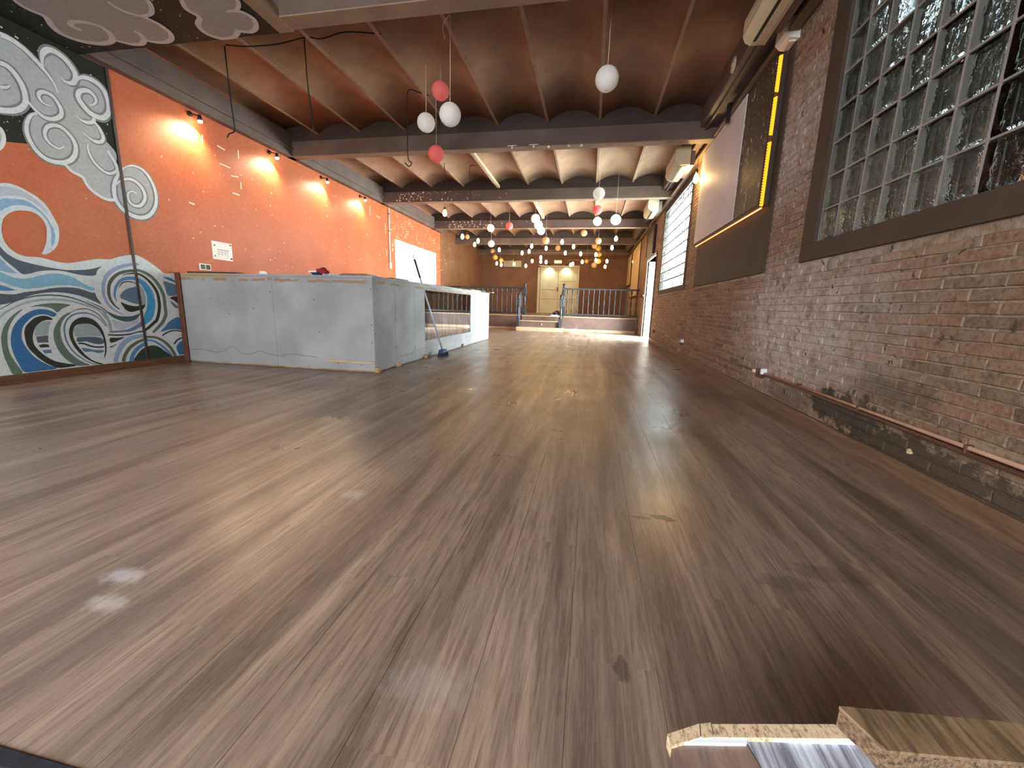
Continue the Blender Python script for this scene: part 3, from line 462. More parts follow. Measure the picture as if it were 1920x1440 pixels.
BULBS=[
(-3.734, 10.254, 3.05, 'lit filament bulb hanging alone at left, nearer than the others'),
(-4.15, 13.0, 2.94, 'lit filament bulb over the stage, first from left in the highest row'),
(-4.118, 14.3, 2.886, 'lit filament bulb over the stage, second from left in the highest row'),
(-3.8, 13.6, 2.903, 'lit filament bulb over the stage, third from left in the highest row'),
(-1.049, 13.8, 2.897, 'lit filament bulb over the stage, fourth from left in the highest row'),
(0.609, 13.2, 2.897, 'lit filament bulb over the stage, fifth from left in the highest row'),
(-3.465, 15.3, 2.844, 'lit filament bulb over the stage, first from left in the second highest row'),
(-2.154, 14.6, 2.878, 'lit filament bulb over the stage, second from left in the second highest row'),
(-1.695, 15.0, 2.862, 'lit filament bulb over the stage, third from left in the second highest row'),
(-0.718, 14.7, 2.876, 'lit filament bulb over the stage, fourth from left in the second highest row'),
(0.576, 14.9, 2.87, 'lit filament bulb over the stage, fifth from left in the second highest row'),
(-2.705, 15.9, 2.809, 'lit filament bulb over the stage, first from left in the third row'),
(-2.394, 15.6, 2.829, 'lit filament bulb over the stage, second from left in the third row'),
(-2.09, 16.75, 2.746, 'lit filament bulb over the stage, third from left in the third row'),
(-1.07, 15.9, 2.815, 'lit filament bulb over the stage, fourth from left in the third row'),
(-0.503, 16.05, 2.808, 'lit filament bulb over the stage, fifth from left in the third row'),
(0.058, 16.2, 2.8, 'lit filament bulb over the stage, sixth from left in the third row'),
(-2.522, 17.4, 2.68, 'lit filament bulb over the stage, first from left in the fourth row'),
(-2.177, 17.5, 2.672, 'lit filament bulb over the stage, second from left in the fourth row'),
(-1.964, 17.6, 2.663, 'lit filament bulb over the stage, third from left in the fourth row'),
(-0.473, 17.56, 2.679, 'lit filament bulb over the stage, fourth from left in the fourth row'),
(0.077, 17.3, 2.709, 'lit filament bulb over the stage, fifth from left in the fourth row'),
(0.513, 17.45, 2.697, 'lit filament bulb over the stage, sixth from left in the fourth row'),
(1.557, 17.5, 2.7, 'lit filament bulb over the stage, seventh from left in the fourth row'),
(-4.137, 17.85, 2.617, 'lit filament bulb over the stage, first from left in the lowest row'),
(-3.99, 18.1, 2.587, 'lit filament bulb over the stage, second from left in the lowest row'),
(-3.39, 17.95, 2.611, 'lit filament bulb over the stage, third from left in the lowest row'),
(-2.929, 18.3, 2.571, 'lit filament bulb over the stage, fourth from left in the lowest row'),
(-0.967, 18.1, 2.614, 'lit filament bulb over the stage, fifth from left in the lowest row'),
(-0.871, 17.95, 2.633, 'lit filament bulb over the stage, sixth from left in the lowest row'),
(0.478, 18.4, 2.58, 'lit filament bulb over the stage, seventh from left in the lowest row')]

# ------------------------------------------------------------------ room shell
# floor: screed below, planks laid lengthwise on it
fl = struct(MB().box(-5.4, XR+.02, -3, 20.1, -.12, -.012, 'grout').obj('floor'), 'long brown wood-look plank floor')
def plank_list():
    out = []
    for c in range(0, 35):
        x0 = -5.4 + c*PW; off = (c*.381966 % 1)*PL
        k = math.floor((.418+off)/PL)
        while True:
            y0, y1 = k*PL-off, (k+1)*PL-off; k += 1
            y0 = max(y0, .42); y1 = min(y1, 14.4)
            if y0 >= 14.4: break
            if y1-y0 > .03 and x0 < XR: out.append((x0, min(x0+PW, XR+.01), y0, y1))
    return out
pl = plank_list(); pl.sort(key=lambda q: math.hypot((q[0]+q[1])/2, (q[2]+q[3])/2))
def in_view(x, y, z=0):
    P = Vector((x, y, z-H)); d = P.dot(fw)
    return d > .05 and abs(P.dot(rt)/d) < 1.3 and abs(P.dot(up)/d) < 1.0
vis = [q for q in pl if in_view((q[0]+q[1])/2, (q[2]+q[3])/2)][:298]; vs_set = set(vis); cache = {}
def plank(mb, w, l, x=0, y=0):
    g = .0003; b = .0004; q = .00004
    v = [(x+g, y+q, -.012), (x+w-g, y+q, -.012), (x+w-g, y+l-q, -.012), (x+g, y+l-q, -.012), (x+g, y+q, -b), (x+w-g, y+q, -b), (x+w-g, y+l-q, -b), (x+g, y+l-q, -b), (x+g+b, y+q*2, 0), (x+w-g-b, y+q*2, 0), (x+w-g-b, y+l-q*2, 0), (x+g+b, y+l-q*2, 0)]
    mb.add(v, [(0, 1, 5, 4), (1, 2, 6, 5), (2, 3, 7, 6), (3, 0, 4, 7), (4, 5, 9, 8), (5, 6, 10, 9), (6, 7, 11, 10), (7, 4, 8, 11), (8, 9, 10, 11)], 'floor')
for q in vis:
    key = (round(q[1]-q[0], 3), round(q[3]-q[2], 3))
    if key not in cache: mb = MB(); plank(mb, *key); cache[key] = mb.mesh('plank')
    link('plank', cache[key], fl, (q[0], q[2], 0))
mb = MB()
for q in pl:
    if q not in vs_set: plank(mb, q[1]-q[0], q[3]-q[2], q[0], q[2])
stuff(mb.obj('far_planks', None, fl))
struct(MB().box(-5.4, XR, .395, .418, -.012, .003, 'dark_metal').obj('trim_1'), 'dark metal threshold strip across the near edge of the plank floor')
mb = MB()
for i in range(12):
    for j in range(4): mb.bbox(-5.4+i*.6, -5.4+i*.6+.594, .39-(j+1)*.6, .39-j*.6-.006, -.012, 0, 'tile', .003)
stuff(mb.obj('grey_tiles', None, fl))

# right wall: rubble core with openings for both glass-block windows and the side door, bricks on its face
W1 = (.94, 3.43, 1.325, 3.045); W2 = (7.8, 10.4, 1.26, 3.015); DR = (11.3, 13.0, 0, 2.2)
def grid_wall(mb, x0, x1, ys, zs, holes, m):
    for i in range(len(ys)-1):
        for j in range(len(zs)-1):
            ym, zm = (ys[i]+ys[i+1])/2, (zs[j]+zs[j+1])/2
            if any(h[0] < ym < h[1] and h[2] < zm < h[3] for h in holes): continue
            mb.box(x0, x1, ys[i], ys[i+1], zs[j], zs[j+1], m)
mb = MB(); hs = (W1, W2, DR)
grid_wall(mb, XR+.006, XR+.32, [-3, W1[0], W1[1], W2[0], W2[1], DR[0], DR[1], 14.3, 20.2], [-.1, 0, 1.26, 1.325, 2.2, 3.015, 3.045, 3.7], (W1, W2, DR, (13.0, 14.3, -1, 4)), 'mortar')
mb.box(XR+.006, XR+.05, 13.0, 14.3, -.1, 3.7, 'mortar'); mb.box(XR+.05, XR+.32, 13.0, 14.3, 2.2, 3.7, 'mortar')
wr = struct(mb.obj('wall_right'), 'long right wall of worn reddish bricks with pale mortar')
covers = [(W1[0]-.2, W1[1]+.2, W1[2]-.13, 3.3), (W2[0]-.14, W2[1]+.13, W2[2]-.1, W2[3]+.1), (DR[0]-.09, DR[1]+.06, 0, 2.28), (4.3, 6.95, 1.2, 3.1)]
bricks = []
for r in range(2, 60):
    z0 = r*BH; yo = (r*.5 % 1)*BL
    for c in range(2, 54):
        y0 = c*BL - yo
        if z0 > 3.24 or y0 > 16.5 or y0 < .5: continue
        if y0 > 14.3 and z0 < .5: continue
        ys = [y0, y0+BL]
        for h in covers:
            if z0+BH > h[2]+.004 and z0 < h[3]-.004:
                if ys[0] >= h[0] and ys[1] <= h[1]: ys = None; break
                if ys[0] < h[0] < ys[1]: ys[1] = h[0]
                elif ys[0] < h[1] < ys[1]: ys[0] = h[1]
        if ys and ys[1]-ys[0] > .05: bricks.append((ys[0], ys[1], z0))
def proj_area(b):
    P = Vector((XR, (b[0]+b[1])/2, b[2]+.03-H)); d = P.dot(fw)
    if d < .1: return 0
    a, c = P.dot(rt)/d, -P.dot(up)/d
    if abs(a) > 1.27 or abs(c) > .96: return 0
    return (b[1]-b[0])*XR/P.length**3
bricks.sort(key=lambda b: -proj_area(b))
def brick(mb, l, seed):
    R = random.Random(seed); j = lambda a: R.uniform(-a, a); jy, jz = .0035, .004; h = BH-.009; g = .004
    o = [(0, g+j(.003), .004+j(.002)), (0, l-g+j(.003), .004+j(.002)), (0, l-g+j(.003), .004+h+j(.002)), (0, g+j(.003), .004+h+j(.002))]
    mid = [(0, g+(l-2*g)*.5, .004+j(.003)), (0, g+(l-2*g)*.5, .004+h+j(.003))]
    ring = [o[0], mid[0], o[1], o[2], mid[1], o[3]]
    cy_, cz = l/2, .004+h/2; k = len(ring)
    back = [(.012, y, z) for _, y, z in ring]; edge = [(-.001+j(.001), y, z) for _, y, z in ring]
    top = [(-.005+j(.0022), y+(jy if y < cy_-.01 else -jy if y > cy_+.01 else 0), z+(jz if z < cz else -jz)) for _, y, z in ring]
    mb.add(back+edge+top, [(i, (i+1) % k, k+(i+1) % k, k+i) for i in range(k)] + [(k+i, k+(i+1) % k, 2*k+(i+1) % k, 2*k+i) for i in range(k)] + [(2*k, 2*k+1, 2*k+4, 2*k+5), (2*k+1, 2*k+2, 2*k+3, 2*k+4)], 'brick')
cache = {}
for i, b in enumerate(bricks[:300]):
    key = (round(b[1]-b[0], 2), i % 9)
    if key not in cache: mb = MB(); brick(mb, key[0], i*31+5); cache[key] = mb.mesh('brick')
    link('brick', cache[key], wr, (XR+.004, b[0], b[2]))
mb = MB()
for i, b in enumerate(bricks[300:]):
    s0 = len(mb.v); brick(mb, b[1]-b[0], i)
    for k in range(s0, len(mb.v)): v = mb.v[k]; mb.v[k] = (v[0]+XR+.004, v[1]+b[0], v[2]+b[2])
stuff(mb.obj('brick_courses', None, wr))
# the dark plaster bands round the near window, and both windows of glass blocks
def ring_frame(mb, y0, y1, z0, z1, w0, w1, wb, wt, x0, x1, m):
    mb.bbox(x0, x1, y0-w0, y1+w1, z0-wb, z0, m, .003); mb.bbox(x0, x1, y0-w0, y1+w1, z1, z1+wt, m, .003)
    mb.bbox(x0, x1, y0-w0, y0, z0, z1, m, .003); mb.bbox(x0, x1, y1, y1+w1, z0, z1, m, .003)
def glass_window(name, w, nc, nr, xg, label):
    y0, y1, z0, z1 = w; dy, dz = (y1-y0)/nc, (z1-z0)/nr
    mb = MB()
    gw = .005 if nc == 12 else .0025
    for i in range(nc+1): mb.box(xg+.004, xg+.076, y0+i*dy-gw, y0+i*dy+gw, z0, z1, 'mortar_white')
    gz = .005 if nc == 12 else .012
    for j in range(nr+1): mb.box(xg-.001 if nc == 13 else xg+.005, xg+.075, y0, y1, z0+j*dz-gz, z0+j*dz+gz, 'mortar_white')
    root = struct(mb.obj(name), label)
    b = MB(); e = .012; a, c = dy-.010, dz-.010
    for X0, X1, s_ in ((0, .012, 1), (.08, .068, -1)):
        g = [(.0, e, e), (.0, a-e, e), (.0, a-e, c-e), (.0, e, c-e)]
        vv = [(X0+ (0), y, z) for _, y, z in g] + [(X1, 0, 0), (X1, a, 0), (X1, a, c), (X1, 0, c)]
        b.add(vv, [(0, 1, 2, 3), (0, 4, 5, 1), (1, 5, 6, 2), (2, 6, 7, 3), (3, 7, 4, 0)], 'glass')
    b.add([(.012, 0, 0), (.012, a, 0), (.012, a, c), (.012, 0, c), (.068, 0, 0), (.068, a, 0), (.068, a, c), (.068, 0, c)], [(0, 4, 5, 1), (1, 5, 6, 2), (2, 6, 7, 3), (3, 7, 4, 0)], 'block_rim')
    me = b.mesh('glass_block')
    for i in range(nc):
        for j in range(nr): link('glass_block', me, root, (xg, y0+i*dy+.005, z0+j*dz+.005))
    return root
w1 = glass_window('window_1', W1, 12, 8, XR+.002, 'large near window of wavy glass blocks')
mb = MB(); ring_frame(mb, *W1, .2, .19, .125, .2, XR-.016, XR+.30, 'dark_plaster'); lab(mb.obj('window_surround', None, w1), 'dark brown plaster band round the window')
w2 = glass_window('window_2', W2, 13, 9, XR+.002, 'bright far window of glass blocks')
mb = MB(); ring_frame(mb, *W2, .13, .12, .09, .09, XR-.012, XR+.30, 'dark_plaster'); lab(mb.obj('window_frame', None, w2), 'dark brown frame')
# side door opening: frame, threshold, leaf folded outside
d1 = struct(MB().bbox(XR-.02, XR+.3, DR[0]-.08, DR[0], 0, 2.28, 'dark_plaster').obj('door_1'), 'open side doorway full of daylight in the brick wall')
mb = MB(); mb.bbox(XR-.02, XR+.05, DR[1], DR[1]+.06, 0, 2.28, 'dark_plaster'); mb.bbox(XR-.02, XR+.3, DR[0], DR[1], 2.2, 2.28, 'white_paint'); mb.obj('door_frame', None, d1)
# outside: pale paving and, close to the near window, an added board screen that darkens it
struct(MB().box(XR+.32, 30, -6, 50, -.3, -.03, 'concrete').obj('pavement'), 'pale paving outside the side door')
ho = struct(MB().box(2.26, 2.30, -.5, 5.5, 0, 2.9, 'hoarding').obj('hoarding'), 'dark boarded hoarding close outside the near window')
for i in range(24): MB().bbox(2.235, 2.26, -.5+i*.25, -.5+i*.25+.24, 0, (3.0 if i > 15 else 3.6 if i > 13 else 4.4)-.02*(i % 3), 'hoarding').obj('hoarding_board', None, ho)

# left wall
mb = MB(); mb.box(XL-.3, XL, -3, 9.83, -.1, 3.7, 'orange'); mb.box(XL-.3, XL, 9.83, 13.44, -.1, 3.7, 'orange_brick')
struct(MB().box(XL-.5, -5.33, 13.44, 20.2, -.1, 3.7, 'brown_wall').obj('wall_left_far'), 'brown recessed far part of the left wall')
wl = struct(mb.obj('wall_left'), 'orange left wall with a painted wave and cloud mural')
struct(MB().box(-5.7, XR+.3, YB, YB+.3, -.1, 3.7, 'brown_wall').obj('wall_back'), 'brown plastered end wall behind the stage')
mb = MB(); mb.box(-5.4, -3.0, -3.25, -3, -.1, 3.7, 'white_paint'); mb.box(-.2, XR+.3, -3.25, -3, -.1, 3.7, 'white_paint'); mb.box(-3.0, -.2, -3.25, -3, 2.8, 3.7, 'white_paint'); mb.box(-3.0, -.2, -3.25, -3, -.1, .7, 'white_paint')
struct(mb.obj('wall_front'), 'street front wall behind the viewer with a wide opening')
struct(MB().box(-5.7, XR+.35, -3.3, 20.3, 3.66, 3.8, 'vault').obj('ceiling'), 'brown ceiling of shallow vaults between steel joists and dark beams')
ceil = bpy.data.objects['ceiling']
# cross beams
BY = [-2.6, .30, 3.44, 6.42, 9.42, 12.65, 15.8, 18.9]
for i, y in enumerate(BY):
    w = .15
    b = MB().bbox(-5.32 if y > 13.4 else XL, XR, y, y+w, ZC+.012, 3.34, 'beam', .004).obj('ceiling_beam', None, ceil)
    MB().box(-5.32 if y > 13.4 else XL, XR, y-.004, y+w+.004, ZC, ZC+.012, 'beam_under').obj('beam_flange', None, b)  # underside coloured lighter than the beam face, for the light it catches
    MB().box(-5.32 if y > 13.4 else XL, XR, y+.03, y+w-.03, 3.34, 3.66, 'dark_brown').obj('beam_filler', None, b)
# long wall plates left and right
mb = MB(); mb.bbox(XL, XL+.11, -3, 13.44, ZC, 3.46, 'beam', .01); mb.bbox(XL+.11, XL+.135, -3, 13.44, ZC+.1, ZC+.13, 'beam', .004); mb.obj('wall_plate_beam', None, ceil)
mb = MB(); mb.bbox(1.30, XR, -3, 20, 3.25, 3.5, 'beam', .01); mb.bbox(1.36, 1.385, -3, 20, 3.215, 3.25, 'beam', .004); mb.obj('wall_plate_beam', None, ceil)
mb = MB(); mb.bbox(1.47, XR-.012, .5, 20, 3.12, 3.16, 'skirting_wood', .004); mb.obj('ceiling_batten', None, ceil)
# vaults and joists
XS = [.70-.74*k for k in range(-1, 9)]          # 1.44 ... -5.22
XS[0] = 1.44
def vault_mesh(w, l):
    mb = MB(); n = 10; rise = .13*w/.74
    top = []
    vv = []; ff = []
    for j in range(2):
        for i in range(n+1):
            u = i/n; vv.append((u*w, j*l, rise*(1-(2*u-1)**2)))
    for i in range(n): ff.append((i, i+1, n+1+i+1, n+1+i))
    k = len(vv)
    vv += [(x, y, z+.03) for x, y, z in vv]
    for i in range(n): ff.append((k+i, k+n+1+i, k+n+1+i+1, k+i+1))
    ff += [(i, k+i, k+i+1, i+1) for i in range(n)] + [(n+1+i, n+2+i, k+n+2+i, k+n+1+i) for i in range(n)]
    mb.add(vv, ff, 'vault', True); return mb.mesh('ceiling_vault')
cache = {}
for b in range(len(BY)-1):
    y0, y1 = BY[b]+.12, BY[b+1]+.03
    xs = [x for x in XS]
    if b == len(BY)-1: pass
    for i in range(len(xs)-1):
        xa, xb = xs[i+1], xs[i]; w = round(xb-xa, 3); key = (w, round(y1-y0, 3))
        if key not in cache: cache[key] = vault_mesh(*key)
        link('ceiling_vault', cache[key], ceil, (xa, y0, 3.44))
    for i, x in enumerate(xs[:-1]):
        key = ('j', round(y1-y0, 3))
        if key not in cache:
            mb = MB(); mb.bbox(-.02, .02, 0, y1-y0, -.010, .004, 'joist', .002); mb.box(-.006, .006, 0, y1-y0, .004, .08, 'joist'); cache[key] = mb.mesh('ceiling_joist')
        link('ceiling_joist', cache[key], ceil, (x, y0, 3.44))
for i, x in enumerate(XS[:-1]):
    pass
# last bay behind beam 7
for i in range(len(XS)-1):
    xa, xb = XS[i+1], XS[i]; key = (round(xb-xa, 3), .95)
    if key not in cache: cache[key] = vault_mesh(*key)
    link('ceiling_vault', cache[key], ceil, (xa, 19.02, 3.44))
# pale boxed conduit running under two bays
mb = MB(); mb.bbox(-2.21, -2.14, 6.6, 9.4, 3.36, 3.42, 'pale_wood'); mb.bbox(-1.58, -1.51, 9.6, 12.62, 3.36, 3.42, 'pale_wood')
mb.obj('ceiling_conduit', None, ceil)
# soffit over the near left corner
so_ = struct(MB().box(XL, -2.825, .45, 3.61, ZC-.004, ZC+.06, 'paint_black').obj('soffit'), 'black starry painted soffit with brown clouds')
mb = MB(); mb.box(-2.825, -2.69, .45, 3.61, ZC-.006, ZC+.05, 'beam_under'); mb.obj('soffit_border', None, so_)
# skirtings
mb = MB(); mb.bbox(XL, XL+.014, -3, 4.31, 0, .082, 'skirting_dark', .003); struct(mb.obj('baseboard_left'), 'dark wooden baseboard under the mural')
mb = MB(); mb.bbox(XR-.022, XR+.006, .3, DR[0]-.08, 0, .105, 'skirting_wood', .003); struct(mb.obj('baseboard_right'), 'brown wooden baseboard along the brick wall')
struct(MB().bbox(XL, XL+.012, 3.83, 3.856, .0, ZC, 'dark_brown', .002).obj('trim_2'), 'thin dark vertical strip crossing the mural')  # dark strip laid where only a shadow line runs down the mural

# ------------------------------------------------------------------ mural paint (flat, on the wall and the soffit)
def mural(name, surf, mats_wanted, parent):
    mb = MB(); idx = 0
    for kind, s_, m, a, flat in MURAL:
        idx += 1
        if s_ != surf or (mats_wanted and m not in mats_wanted[0]) or idx in used_m: continue
        if mats_wanted and not (mats_wanted[1] <= idx <= mats_wanted[2]): continue
        used_m.add(idx)
        P = [(flat[i], flat[i+1]) for i in range(0, len(flat), 2)]
        if kind == 'p': Q = P if a else catmull(P, True, 4)
        else:
            Q3 = catmull([(p[0], p[1], w) for p, w in zip(P, a)], False, 5); L_, R_ = [], []
            for i, q in enumerate(Q3):
                p0, p1 = Q3[max(i-1, 0)], Q3[min(i+1, len(Q3)-1)]; dx, dz = p1[0]-p0[0], p1[1]-p0[1]; l = math.hypot(dx, dz) or 1
                w = max(q[2], .002)/2; L_.append((q[0]-dz/l*w, q[1]+dx/l*w)); R_.append((q[0]+dz/l*w, q[1]-dx/l*w))
            e = .0005+idx*.00008
            n = len(L_)
            if surf == 'w': vv = [(XL+e, p[0], min(max(p[1], .0), ZC)) for p in L_+R_]
            else: vv = [(p[0], min(p[1], 3.608), ZC-.004-e) for p in L_+R_]
            mb.add(vv, [(i, i+1, n+i+1, n+i) for i in range(n-1)], 'paint_'+m); continue
        e = .0005+idx*.00008
        tri = tessellate_polygon([[Vector((q[0], q[1], 0)) for q in Q]])
        if surf == 'w': vv = [(XL+e, q[0], min(max(q[1], .0), ZC)) for q in Q]
        else: vv = [(q[0], min(q[1], 3.608), ZC-.004-e) for q in Q]
        mb.add(vv, [tuple(t_) for t_ in tri], 'paint_'+m)
    return mb.obj(name, None, parent)
used_m = set(); NM = len(MURAL)
first_wave = next(i for i, s_ in enumerate(MURAL) if s_[2] == 'foam')+1
lab(mural('painted_sky', 'w', (('black',), 1, 1), wl), 'black painted night sky')
lab(mural('painted_clouds', 'w', (('cgrey', 'cdark', 'clight'), 1, first_wave), wl), 'grey curling painted clouds with pale outlines')
lab(mural('painted_waves', 'w', None, wl), 'blue, grey and white curling painted waves')
lab(mural('painted_clouds', 's', None, so_), 'brownish grey painted clouds on the soffit')
mb = MB(); R = random.Random(3)
for i in range(420):
    y, z = R.uniform(1.2, 3.8), R.uniform(1.9, 3.09)
    if z < 2.05+.0*(y): continue
    s_ = R.choice((.0025, .003, .004, .008))*R.uniform(.7, 1.1); mb.add([(XL+.00064, y-s_, z), (XL+.00064, y, z-s_), (XL+.00064, y+s_, z), (XL+.00064, y, z+s_)], [(0, 1, 2, 3)], 'paint_star')
stuff(mb.obj('painted_stars', None, wl))
mb = MB()
for i in range(500):
    x, y = R.uniform(XL+.02, -2.95), R.uniform(1.6, 3.58); s_ = R.choice((.0025, .003, .004, .008))*R.uniform(.7, 1.1)
    mb.add([(x-s_, y, ZC-.0047), (x, y-s_, ZC-.0047), (x+s_, y, ZC-.0047), (x, y+s_, ZC-.0047)], [(0, 1, 2, 3)], 'paint_star')
stuff(mb.obj('painted_stars', None, so_))
# small white scuffs and staple marks on the orange wall
mb = MB()
for (y0, z0), (y1, z1) in (((4.888, 2.871), (4.876, 2.775)), ((5.096, 2.816), (5.214, 2.799)), ((5.439, 2.877), (5.433, 2.763)), ((5.104, 2.597), (5.276, 2.592)), ((5.276, 2.491), (5.395, 2.51)), ((5.437, 2.455), (5.431, 2.36)), ((5.275, 2.267), (5.393, 2.266)), ((4.596, 1.983), (4.669, 1.972)), ((9.0, 2.95), (9.0, 2.75)), ((9.3, 2.8), (9.45, 2.78)), ((9.7, 2.7), (9.7, 2.45)), ((9.72, 2.1), (9.72, 1.95))):
    l = math.hypot(y1-y0, z1-z0); ny, nz = -(z1-z0)/l*.008, (y1-y0)/l*.008
    mb.add([(XL+.002, y0-ny, z0-nz), (XL+.002, y1-ny, z1-nz), (XL+.002, y1+ny, z1+nz), (XL+.002, y0+ny, z0+nz)], [(0, 1, 2, 3)], 'chip')
for i in range(70):
    y, z = R.uniform(4.3, 9.7), R.uniform(1.2, 2.9); s_ = R.uniform(.004, .012)
    mb.add([(XL+.002, y-s_, z), (XL+.002, y, z-s_*R.uniform(.4, 2)), (XL+.002, y+s_, z), (XL+.002, y, z+s_)], [(0, 1, 2, 3)], 'chip')
stuff(mb.obj('paint_chips', None, wl))
# bare white patch on the painted bricks
mb = MB(); y0, y1, z0, z1 = 10.18, 13.05, 1.2, 2.42
mb.box(XL, XL+.006, y0, y1, z0, z1, 'white_paint')
for i in range(26): yy = y0+(y1-y0)*R.random(); mb.add([(XL+.0065, yy, z1-.02), (XL+.0065, yy+.05, z1-.02), (XL+.0065, yy+.03, z1+.03*R.random())], [(0, 1, 2)], 'white_paint')
lab(mb.obj('bare_patch', None, wl), 'rectangular bare white patch among orange bricks')
mb = MB(); mb.box(XL+.0065, XL+.0075, 10.95, 11.0, 2.0, 2.2, 'ink'); mb.box(XL+.0065, XL+.0075, 11.0, 12.2, 2.05, 2.058, 'ink'); mb.box(XL+.0065, XL+.0075, 12.2, 12.23, 1.98, 2.15, 'ink'); mb.obj('patch_marks', None, wl)

# ------------------------------------------------------------------ stage
SY, SZ = 14.3, .51
st = thing('stage', 'low brown stage across the far end with pale nosing', 'stage', (-1.7, SY, 0))
local(MB().bbox(-5.328, XR-.004, SY, YB-.004, 0, SZ-.03, 'fascia', .004).obj('fascia'), st)
local(MB().bbox(-5.328, XR-.004, SY-.012, YB-.004, SZ-.03, SZ, 'stage_floor', .004).obj('stage_deck'), st)
for a_, b_ in ((-5.325, -2.45), (-.9, XR-.08)):
    lab(local(MB().bbox(a_, b_, SY-.03, SY-.012, SZ-.03, SZ, 'pale_wood', .004).obj('nosing'), st), 'pale wooden nosing')
for a_, b_ in ((-5.325, -2.48), (-.88, XR-.08)):
    lab(local(MB().bbox(a_, b_, SY-.014, SY, 0, .085, 'pale_wood', .003).obj('stage_skirting'), st), 'pale skirting')
sp_ = thing('stage_steps', 'short dark brown steps with pale base up to the stage', 'steps', (-1.68, 13.8, 0))
local(MB().bbox(-2.47, -.89, 13.76, SY-.014, 0, .125, 'pale_wood', .004).obj('step_base'), sp_)
local(MB().bbox(-2.365, -1.035, 13.84, SY-.014, .125, .315, 'fascia', .004).obj('riser'), sp_)
local(MB().bbox(-2.365, -1.035, 13.80, SY-.014, .315, .34, 'pale_wood', .004).obj('tread'), sp_)
local(MB().bbox(-2.365, -1.035, 14.24, SY-.031, .34, SZ-.03, 'fascia', .004).obj('riser'), sp_)
local(MB().bbox(-2.365, -1.035, 14.2, SY-.031, SZ-.03, SZ, 'pale_wood', .004).obj('tread'), sp_)
for nm, x, y, z in (('step_light', -1.62, 13.838, .22), ('step_light', -1.70, 13.758, .06)):
    o = MB().tube([(x, y+.004, z), (x, y-.006, z)], .022, 'white_plastic', 12).obj(nm); local(o, sp_); local(MB().tube([(x, y-.004, z), (x, y-.009, z)], .011, 'black', 10).obj('lens'), sp_)
def baluster_mesh():
    p = [(.024, 0), (.026, .07), (.034, .10), (.018, .13), (.015, .2), (.019, .3), (.027, .38), (.018, .46), (.014, .6), (.018, .67), (.034, .70), (.026, .73), (.026, .80)]
    mb = MB(); mb.lathe(p, m='dark_metal', n=10); return mb.mesh('baluster')
BME = baluster_mesh()
def newel(root, x, y, z0, z1, w=.055):
    mb = MB(); h = z1-z0
    mb.bbox(x-w, x+w, y-w, y+w, z0, z0+h*.28, 'dark_metal', .006); mb.lathe([(w*.9, z0+h*.28), (w*.5, z0+h*.33), (w*.85, z0+h*.42), (w*.95, z0+h*.48), (w*.5, z0+h*.56), (w*.8, z0+h*.62)], (x, y, 0), 'dark_metal', 14)
    mb.bbox(x-w, x+w, y-w, y+w, z0+h*.62, z0+h*.86, 'dark_metal', .006)
    mb.lathe([(w*.6, z0+h*.86), (w*1.15, z0+h*.875), (w*.5, z0+h*.895), (w*.9, z0+h*.92), (w*1.1, z0+h*.95), (w*.8, z0+h*.985), (.001, z1)], (x, y, 0), 'dark_metal', 14)
    return local(mb.obj('newel_post'), root)
def railing(label, x0, x1, xn):
    r = thing('balustrade', label, 'railing', ((x0+x1)/2, SY+.06, SZ), 'dark balustrades on the stage edge'); y = SY+.06
    local(MB().bbox(x0, x1, y-.03, y+.03, 1.41, 1.46, 'dark_metal', .01).obj('handrail'), r)
    local(MB().bbox(x0, x1, y-.03, y+.03, .56, .61, 'dark_metal', .008).obj('bottom_rail'), r)
    n = int((x1-x0)/.175)
    for i in range(n):
        o = link('baluster', BME, r); o.location = Vector((x0+.0875+i*(x1-x0-.08)/max(n-.5, 1), y, .61)) - Vector(r.location)
    for xf in (x0+.5, x1-.5): local(MB().bbox(xf-.02, xf+.02, y-.02, y+.02, SZ, .56, 'dark_metal').obj('foot'), r)
    if xn: newel(r, xn, y, SZ, 1.62)
railing('left dark turned balustrade ending at the steps, mostly behind the bar', -5.32, -2.34, -2.30)
railing('right dark turned balustrade between the steps and the brick wall', -.90, XR-.01, -.945)
for x, side in ((-2.42, 'left'), (-.98, 'right')):
    r = thing('stair_rail', 'short sloping dark stair rail on the %s side of the stage steps' % side, 'railing', (x, 13.9, .125))
    newel(r, x, 13.82, .125, 1.23, .052)
    local(MB().tube([(x, 13.80, 1.08), (x, 14.30, 1.40)], .026, 'dark_metal', 8).obj('handrail'), r)
    for k in range(3):
        yy = 13.93+k*.13; b = .125
        local(MB().lathe([(.014, b), (.022, b+.08), (.011, b+.16), (.017, b+.34), (.010, b+.5), (.02, 1.08+(yy-13.80)*.64-.06), (.014, 1.08+(yy-13.80)*.64)], (x, yy, 0), 'dark_metal', 8).obj('baluster'), r)
r = thing('clothes_bundle', 'small dark red and navy bundle on a white base at the stage edge', 'clothes', (-1.2, 14.5, SZ))
def lump(c, s_, m, seed, n=10):
    R_ = random.Random(seed); bm = bmesh.new(); bmesh.ops.create_icosphere(bm, subdivisions=3, radius=1)
    ph = [R_.uniform(0, 6) for _ in range(6)]
    for v in bm.verts:
        k = 1+.18*math.sin(5*v.co.x+ph[0])*math.sin(4*v.co.y+ph[1])+.1*math.sin(9*v.co.z+ph[2]+3*v.co.x)
        v.co = Vector((v.co.x*s_[0]*k, v.co.y*s_[1]*k, max(v.co.z, -.6)*s_[2]*k)) + Vector(c)
    mb = MB(); bm.verts.index_update(); mb.add([v.co.copy() for v in bm.verts], [[v.index for v in f.verts] for f in bm.faces], m, True); bm.free(); return mb
